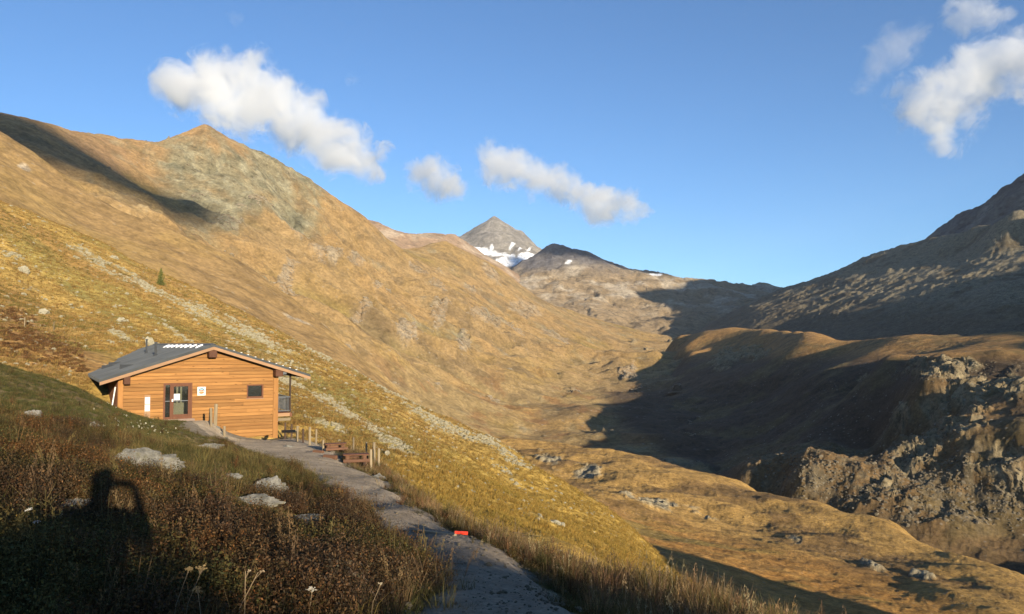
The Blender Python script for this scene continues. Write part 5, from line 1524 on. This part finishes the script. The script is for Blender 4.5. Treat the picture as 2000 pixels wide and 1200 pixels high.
umbel(62, 1055, 1020, 6, "white fluffy flower cluster just below the highest at the left edge", .1, 5.4, (.62, .60, .55))
umbel(600, 1200, 1150, 4, "small dry flower head among dark shrubs at the bottom centre", .1, 4.1, (.55, .50, .40))
umbel(720, 1195, 1140, 2, "forked dry stalk at the bottom edge left of the path", .3, 4.4, (.45, .38, .26))
# white flowers on the green bank
fl = []
T = Tris()
for k in range(5):
    c = Vector((random.gauss(0, .02), random.gauss(0, .02), .16 + random.gauss(0, .015))); s = .018
    T.face([c + Vector((-s, 0, -s)), c + Vector((s, 0, -s)), c + Vector((s, 0, s)), c + Vector((-s, 0, s))], (1, 1, 1)); T.face([c + Vector((-s, -s, 0)), c + Vector((s, -s, 0)), c + Vector((s, s, .01)), c + Vector((-s, s, .01))], (1, 1, 1))
C_fl = hidden_coll("flowers", [T.mesh("white_flower")])
P_ = []
for (u, v, su, sv, n) in ((225, 790, 30, 8, 12), (270, 835, 40, 9, 26), (310, 842, 18, 6, 10), (140, 830, 20, 6, 8), (240, 815, 12, 10, 8), (30, 1030, 30, 20, 14), (560, 1170, 60, 20, 8), (150, 1060, 60, 30, 6)):
    for k in range(n):
        P_.append(hit(random.gauss(u, su), random.gauss(v, sv), near_z, 3, 60))
P_ = np.array(P_)
scatter("white_flowers", P_, np.c_[np.zeros((len(P_), 2)), rng.uniform(0, 6, len(P_))], np.repeat(rng.uniform(.7, 1.3, (len(P_), 1)) * .6 * np.clip(np.hypot(P_[:, 0], P_[:, 1])[:, None] / 22, .4, 1), 3, 1), np.zeros(len(P_), int), np.tile((.62, .60, .50), (len(P_), 1)), C_fl)
# ------------------------------------------------------------------ the photographer (behind the lens; only the shadow shows)
def skin_fig(name, joints, edges, mat, parent=None, sub=2):
    me = bpy.data.meshes.new(name)
    ks = list(joints); me.from_pydata([joints[k][0] for k in ks], [(ks.index(a), ks.index(b)) for a, b in edges], [])
    o = link(name, me, mat, parent)
    md_ = o.modifiers.new("skin", 'SKIN')
    if not me.skin_vertices:
        me.skin_vertices.new() if hasattr(me.skin_vertices, "new") else None
    for i, k in enumerate(ks):
        r = joints[k][1]; me.skin_vertices[0].data[i].radius = (r, r) if not isinstance(r, tuple) else r
        me.skin_vertices[0].data[i].use_root = (i == 0)
    s = o.modifiers.new("sub", 'SUBSURF'); s.levels = sub; s.render_levels = sub
    return o
gx, gy = 0.02, -.36
gz = float(near_z(np.array([gx]), np.array([gy]))[0])
ph = bpy.data.objects.new("person", None); COL.objects.link(ph); ph.location = (gx, gy, gz)
tag(ph, "person in a jacket holding a phone up in both hands to take the picture", "person")
E = -gz                                     # eye level above the ground
J = {"pel": ((0, 0, .95), (.17, .13)), "wai": ((0, .0, 1.12), (.15, .11)), "che": ((0, .0, 1.32), (.19, .12)), "nec": ((0, .0, 1.49), (.065, .065)), "hd0": ((0, .02, 1.58), (.085, .095)), "hd1": ((0, .02, 1.70), (.095, .11)), "hd2": ((0, .01, 1.79), (.06, .07))}
Ed = [("pel", "wai"), ("wai", "che"), ("che", "nec"), ("nec", "hd0"), ("hd0", "hd1"), ("hd1", "hd2")]
for s, t in ((-1, "l"), (1, "r")):
    J.update({"sh" + t: ((s * .20, 0, 1.42), (.075, .075)), "el" + t: ((s * .25, .15, 1.30), (.05, .05)), "wr" + t: ((s * .13, .29, E - .04), (.032, .032)), "pa" + t: ((s * .085, .31, E + .0), (.035, .022)),
              "hi" + t: ((s * .10, 0, .90), (.105, .10)), "kn" + t: ((s * .12, .03, .50), (.065, .065)), "an" + t: ((s * .13, -.02, .09), (.045, .045)), "to" + t: ((s * .15, .14, .04), (.045, .035))})
    Ed += [("che", "sh" + t), ("sh" + t, "el" + t), ("el" + t, "wr" + t), ("wr" + t, "pa" + t), ("pel", "hi" + t), ("hi" + t, "kn" + t), ("kn" + t, "an" + t), ("an" + t, "to" + t)]
m_jacket = plain("navy_jacket", (.03, .04, .08), .8)
body = skin_fig("body", J, Ed, m_jacket, ph)
m_skin = plain("skin", (.45, .26, .18), .6)
for s in (-1, 1):
    for k in range(4):
        z_ = E - .028 + k * .019
        skin_fig("finger", {"a": ((s * .088, .31, z_), .011), "b": ((s * .085, .345, z_ + .002), .010), "c": ((s * .062, .352, z_ + .003), .009), "d": ((s * .048, .346, z_ + .003), .007)}, [("a", "b"), ("b", "c"), ("c", "d")], m_skin, ph, 1)
    skin_fig("thumb", {"a": ((s * .086, .295, E - .02), .013), "b": ((s * .070, .285, E + .005), .011), "c": ((s * .055, .29, E + .03), .009)}, [("a", "b"), ("b", "c")], m_skin, ph, 1)
tel = MB(); tel.box(-.075, .075, gy + .325, gy + .333, -.036, .036, .003); tel = tel.build("phone", plain("black_phone", (.02, .02, .022), .3)); tel.location = (gx, 0, 0)
tag(tel, "black phone held sideways in the photographer's hands", "phone")

# ------------------------------------------------------------------ clouds
def cloud(name, blobs, dist, label, dens, seed, group="clouds over the valley", nz=1.15, lo=.30, wl=420.0, depth=.8, pts=None):
    """a body of droplets: density falls off around a cluster of soft cores and is torn by noise"""
    if pts is None:
        B = []
        r_ = random.Random(seed)
        for u, v, rp in blobs:
            a, e = ray(u, v); dd = dist * (1 + r_.uniform(-.02, .02) * depth)
            B.append((Vector((dd * math.sin(a), dd * math.cos(a), dd * e)), rp / F * dist * 1.05))
    else: B = pts
    cen = sum((b[0] for b in B), Vector()) / len(B)
    bm = bmesh.new()
    for c, r in B:
        bmesh.ops.create_icosphere(bm, subdivisions=3, radius=r * 1.45, matrix=Matrix.Translation(c - cen))
    me = bpy.data.meshes.new(name); bm.to_mesh(me); bm.free()
    o = link(name, me); o.location = cen
    md = o.modifiers.new("merge", 'REMESH'); md.mode = 'VOXEL'; md.voxel_size = max(25.0, min(b[1] for b in B) * .22)
    m = bpy.data.materials.new(name + "_droplets"); m.use_nodes = True
    nt = m.node_tree; nt.nodes.clear(); out = nt.nodes.new("ShaderNodeOutputMaterial")
    tc = nn(nt, "ShaderNodeTexCoord"); p = tc.outputs["Object"]
    acc = None
    for c, r in B:
        sb = nn(nt, "ShaderNodeVectorMath", operation='DISTANCE'); nt.links.new(p, sb.inputs[0]); sb.inputs[1].default_value = c - cen
        d = mth(nt, 'DIVIDE', sb.outputs["Value"], r)
        if acc is None: acc = d
        else:
            k = nn(nt, "ShaderNodeMath", operation='SMOOTH_MIN'); nt.links.new(acc, k.inputs[0]); nt.links.new(d, k.inputs[1]); k.inputs[2].default_value = .25; acc = k.outputs[0]
    n1 = noise(nt, p, 1.0 / wl, 12, .70, .6)
    n0 = noise(nt, p, .32 / wl, 3, .5, .2)
    acc = mth(nt, 'ADD', acc, mth(nt, 'MULTIPLY', mth(nt, 'SUBTRACT', n0, .5), 1.3))
    acc = mth(nt, 'ADD', acc, mth(nt, 'MULTIPLY', mth(nt, 'SUBTRACT', n1, .5), nz * 4))
    mr = nn(nt, "ShaderNodeMapRange"); mr.interpolation_type = 'SMOOTHSTEP'; nt.links.new(acc, mr.inputs[0])
    for i, val in ((1, lo), (2, 1.12), (3, dens), (4, 0.0)): mr.inputs[i].default_value = val
    pv = nt.nodes.new("ShaderNodeVolumePrincipled"); pv.inputs["Color"].default_value = (.996, .996, .996, 1); pv.inputs["Anisotropy"].default_value = .15
    nt.links.new(mr.outputs[0], pv.inputs["Density"]); nt.links.new(pv.outputs[0], out.inputs["Volume"])
    me.materials.append(m)
    for c_ in (m.cycles, o.cycles if hasattr(o, 'cycles') else None):
        if c_ is not None and hasattr(c_, 'volume_step_rate'): c_.volume_step_rate = .35
    return tag(o, label, "cloud", group)
DC = 10500
cloud("cloud", [(330, 165, 32), (365, 185, 34), (420, 165, 50), (480, 150, 48), (440, 215, 42), (505, 205, 62), (545, 190, 40), (560, 240, 52), (600, 215, 34), (625, 265, 46), (675, 290, 44), (645, 300, 36), (715, 318, 32), (742, 300, 22), (735, 335, 20)], DC, "large white cloud trailing down to the right above the pointed left summit", .0062, 1, wl=330)
cloud("cloud", [(818, 345, 28), (850, 352, 38), (838, 330, 20), (880, 362, 28), (900, 375, 14)], DC, "small soft cloud between the two long clouds over the valley head", .0052, 2, wl=220)
cloud("cloud", [(960, 305, 26), (975, 335, 34), (1005, 335, 38), (1045, 350, 36), (1085, 362, 34), (1120, 372, 32), (1160, 388, 36), (1185, 400, 34), (1225, 402, 30), (1258, 408, 18), (1160, 422, 22)], DC, "long narrow white cloud above the snowy peak", .0058, 3, wl=250)
cloud("cloud", [(1775, 185, 32), (1805, 205, 46), (1850, 215, 50), (1842, 262, 34), (1850, 292, 20), (1890, 165, 46), (1935, 130, 46), (1985, 130, 50), (1905, 110, 30), (2040, 120, 50)], DC, "heart-shaped bright cloud at the right edge of the sky", .0046, 4, wl=320)
cloud("cloud", [(1690, 165, 24), (1715, 130, 32), (1750, 95, 34), (1785, 75, 26)], DC, "faint torn veil of cloud left of the heart-shaped cloud", .0013, 5, wl=320)
cloud("cloud", [(1858, 35, 20), (1890, 28, 30), (1930, 30, 28), (1960, 25, 16)], DC, "small flat grey cloud in the upper right corner", .0030, 6, wl=280)
cloud("cloud", [(455, 40, 12), (465, 34, 9)], DC, "tiny wisp of cloud high above the large left cloud", .0008, 7, wl=160)
cloud("cloud", [(688, 153, 12), (680, 158, 8)], DC, "tiny wisp of cloud to the right of the large left cloud", .0009, 8, wl=160)

# clouds outside the frame that shade the left corrie and the valley-head ridge
def shade_cloud(path, z, rad, label, seed, zf=None):
    B = []
    for u, v, r in path:
        P_ = pt(u, v, r)
        t = (z - P_.z) / TE
        B.append((Vector((P_.x - DX * t, P_.y - DY * t, z)), rad))
    return cloud("cloud", None, 0, label, .05, seed, "clouds behind the camera", pts=B, wl=260, nz=.3)
shade_cloud([(-60, 235, 1180), (-10, 270, 1160), (40, 303, 1150), (90, 334, 1150), (140, 360, 1160), (190, 384, 1160), (240, 402, 1170), (290, 414, 1170), (330, 424, 1160), (355, 432, 1160)], 1150, 60, "flat cloud behind the camera whose shadow lies in the left corrie", 11)
shade_cloud([(1050, 505, 4000), (1085, 505, 4000), (1120, 512, 3950), (1160, 518, 3950), (1200, 527, 3900), (1250, 542, 3950), (1010, 520, 4400)], 1400, 75, "flat cloud behind the camera whose shadow darkens the ridge below the snowy peak", 12)
# ------------------------------------------------------------------ air
def haze_box(x0, x1, y0, y1, z0, z1, dens):
    me = bpy.data.meshes.new("haze")
    bm = bmesh.new()
    bmesh.ops.create_cube(bm, size=1.0)
    for v in bm.verts:
        v.co = Vector((x0 if v.co.x < 0 else x1, y0 if v.co.y < 0 else y1, z0 if v.co.z < 0 else z1))
    bm.to_mesh(me); bm.free()
    m = bpy.data.materials.new("thin_air_haze"); m.use_nodes = True
    nt = m.node_tree; nt.nodes.clear()
    out = nt.nodes.new("ShaderNodeOutputMaterial"); pv = nt.nodes.new("ShaderNodeVolumePrincipled")
    pv.inputs["Color"].default_value = (0.86, 0.92, 1.0, 1)
    pv.inputs["Density"].default_value = dens
    pv.inputs["Anisotropy"].default_value = 0.0
    nt.links.new(pv.outputs[0], out.inputs["Volume"])
    return tag(link("haze", me, m), kind="stuff")
haze_box(-6500, 6500, -3500, 7600, -173.5, 1010, 2.5e-5)
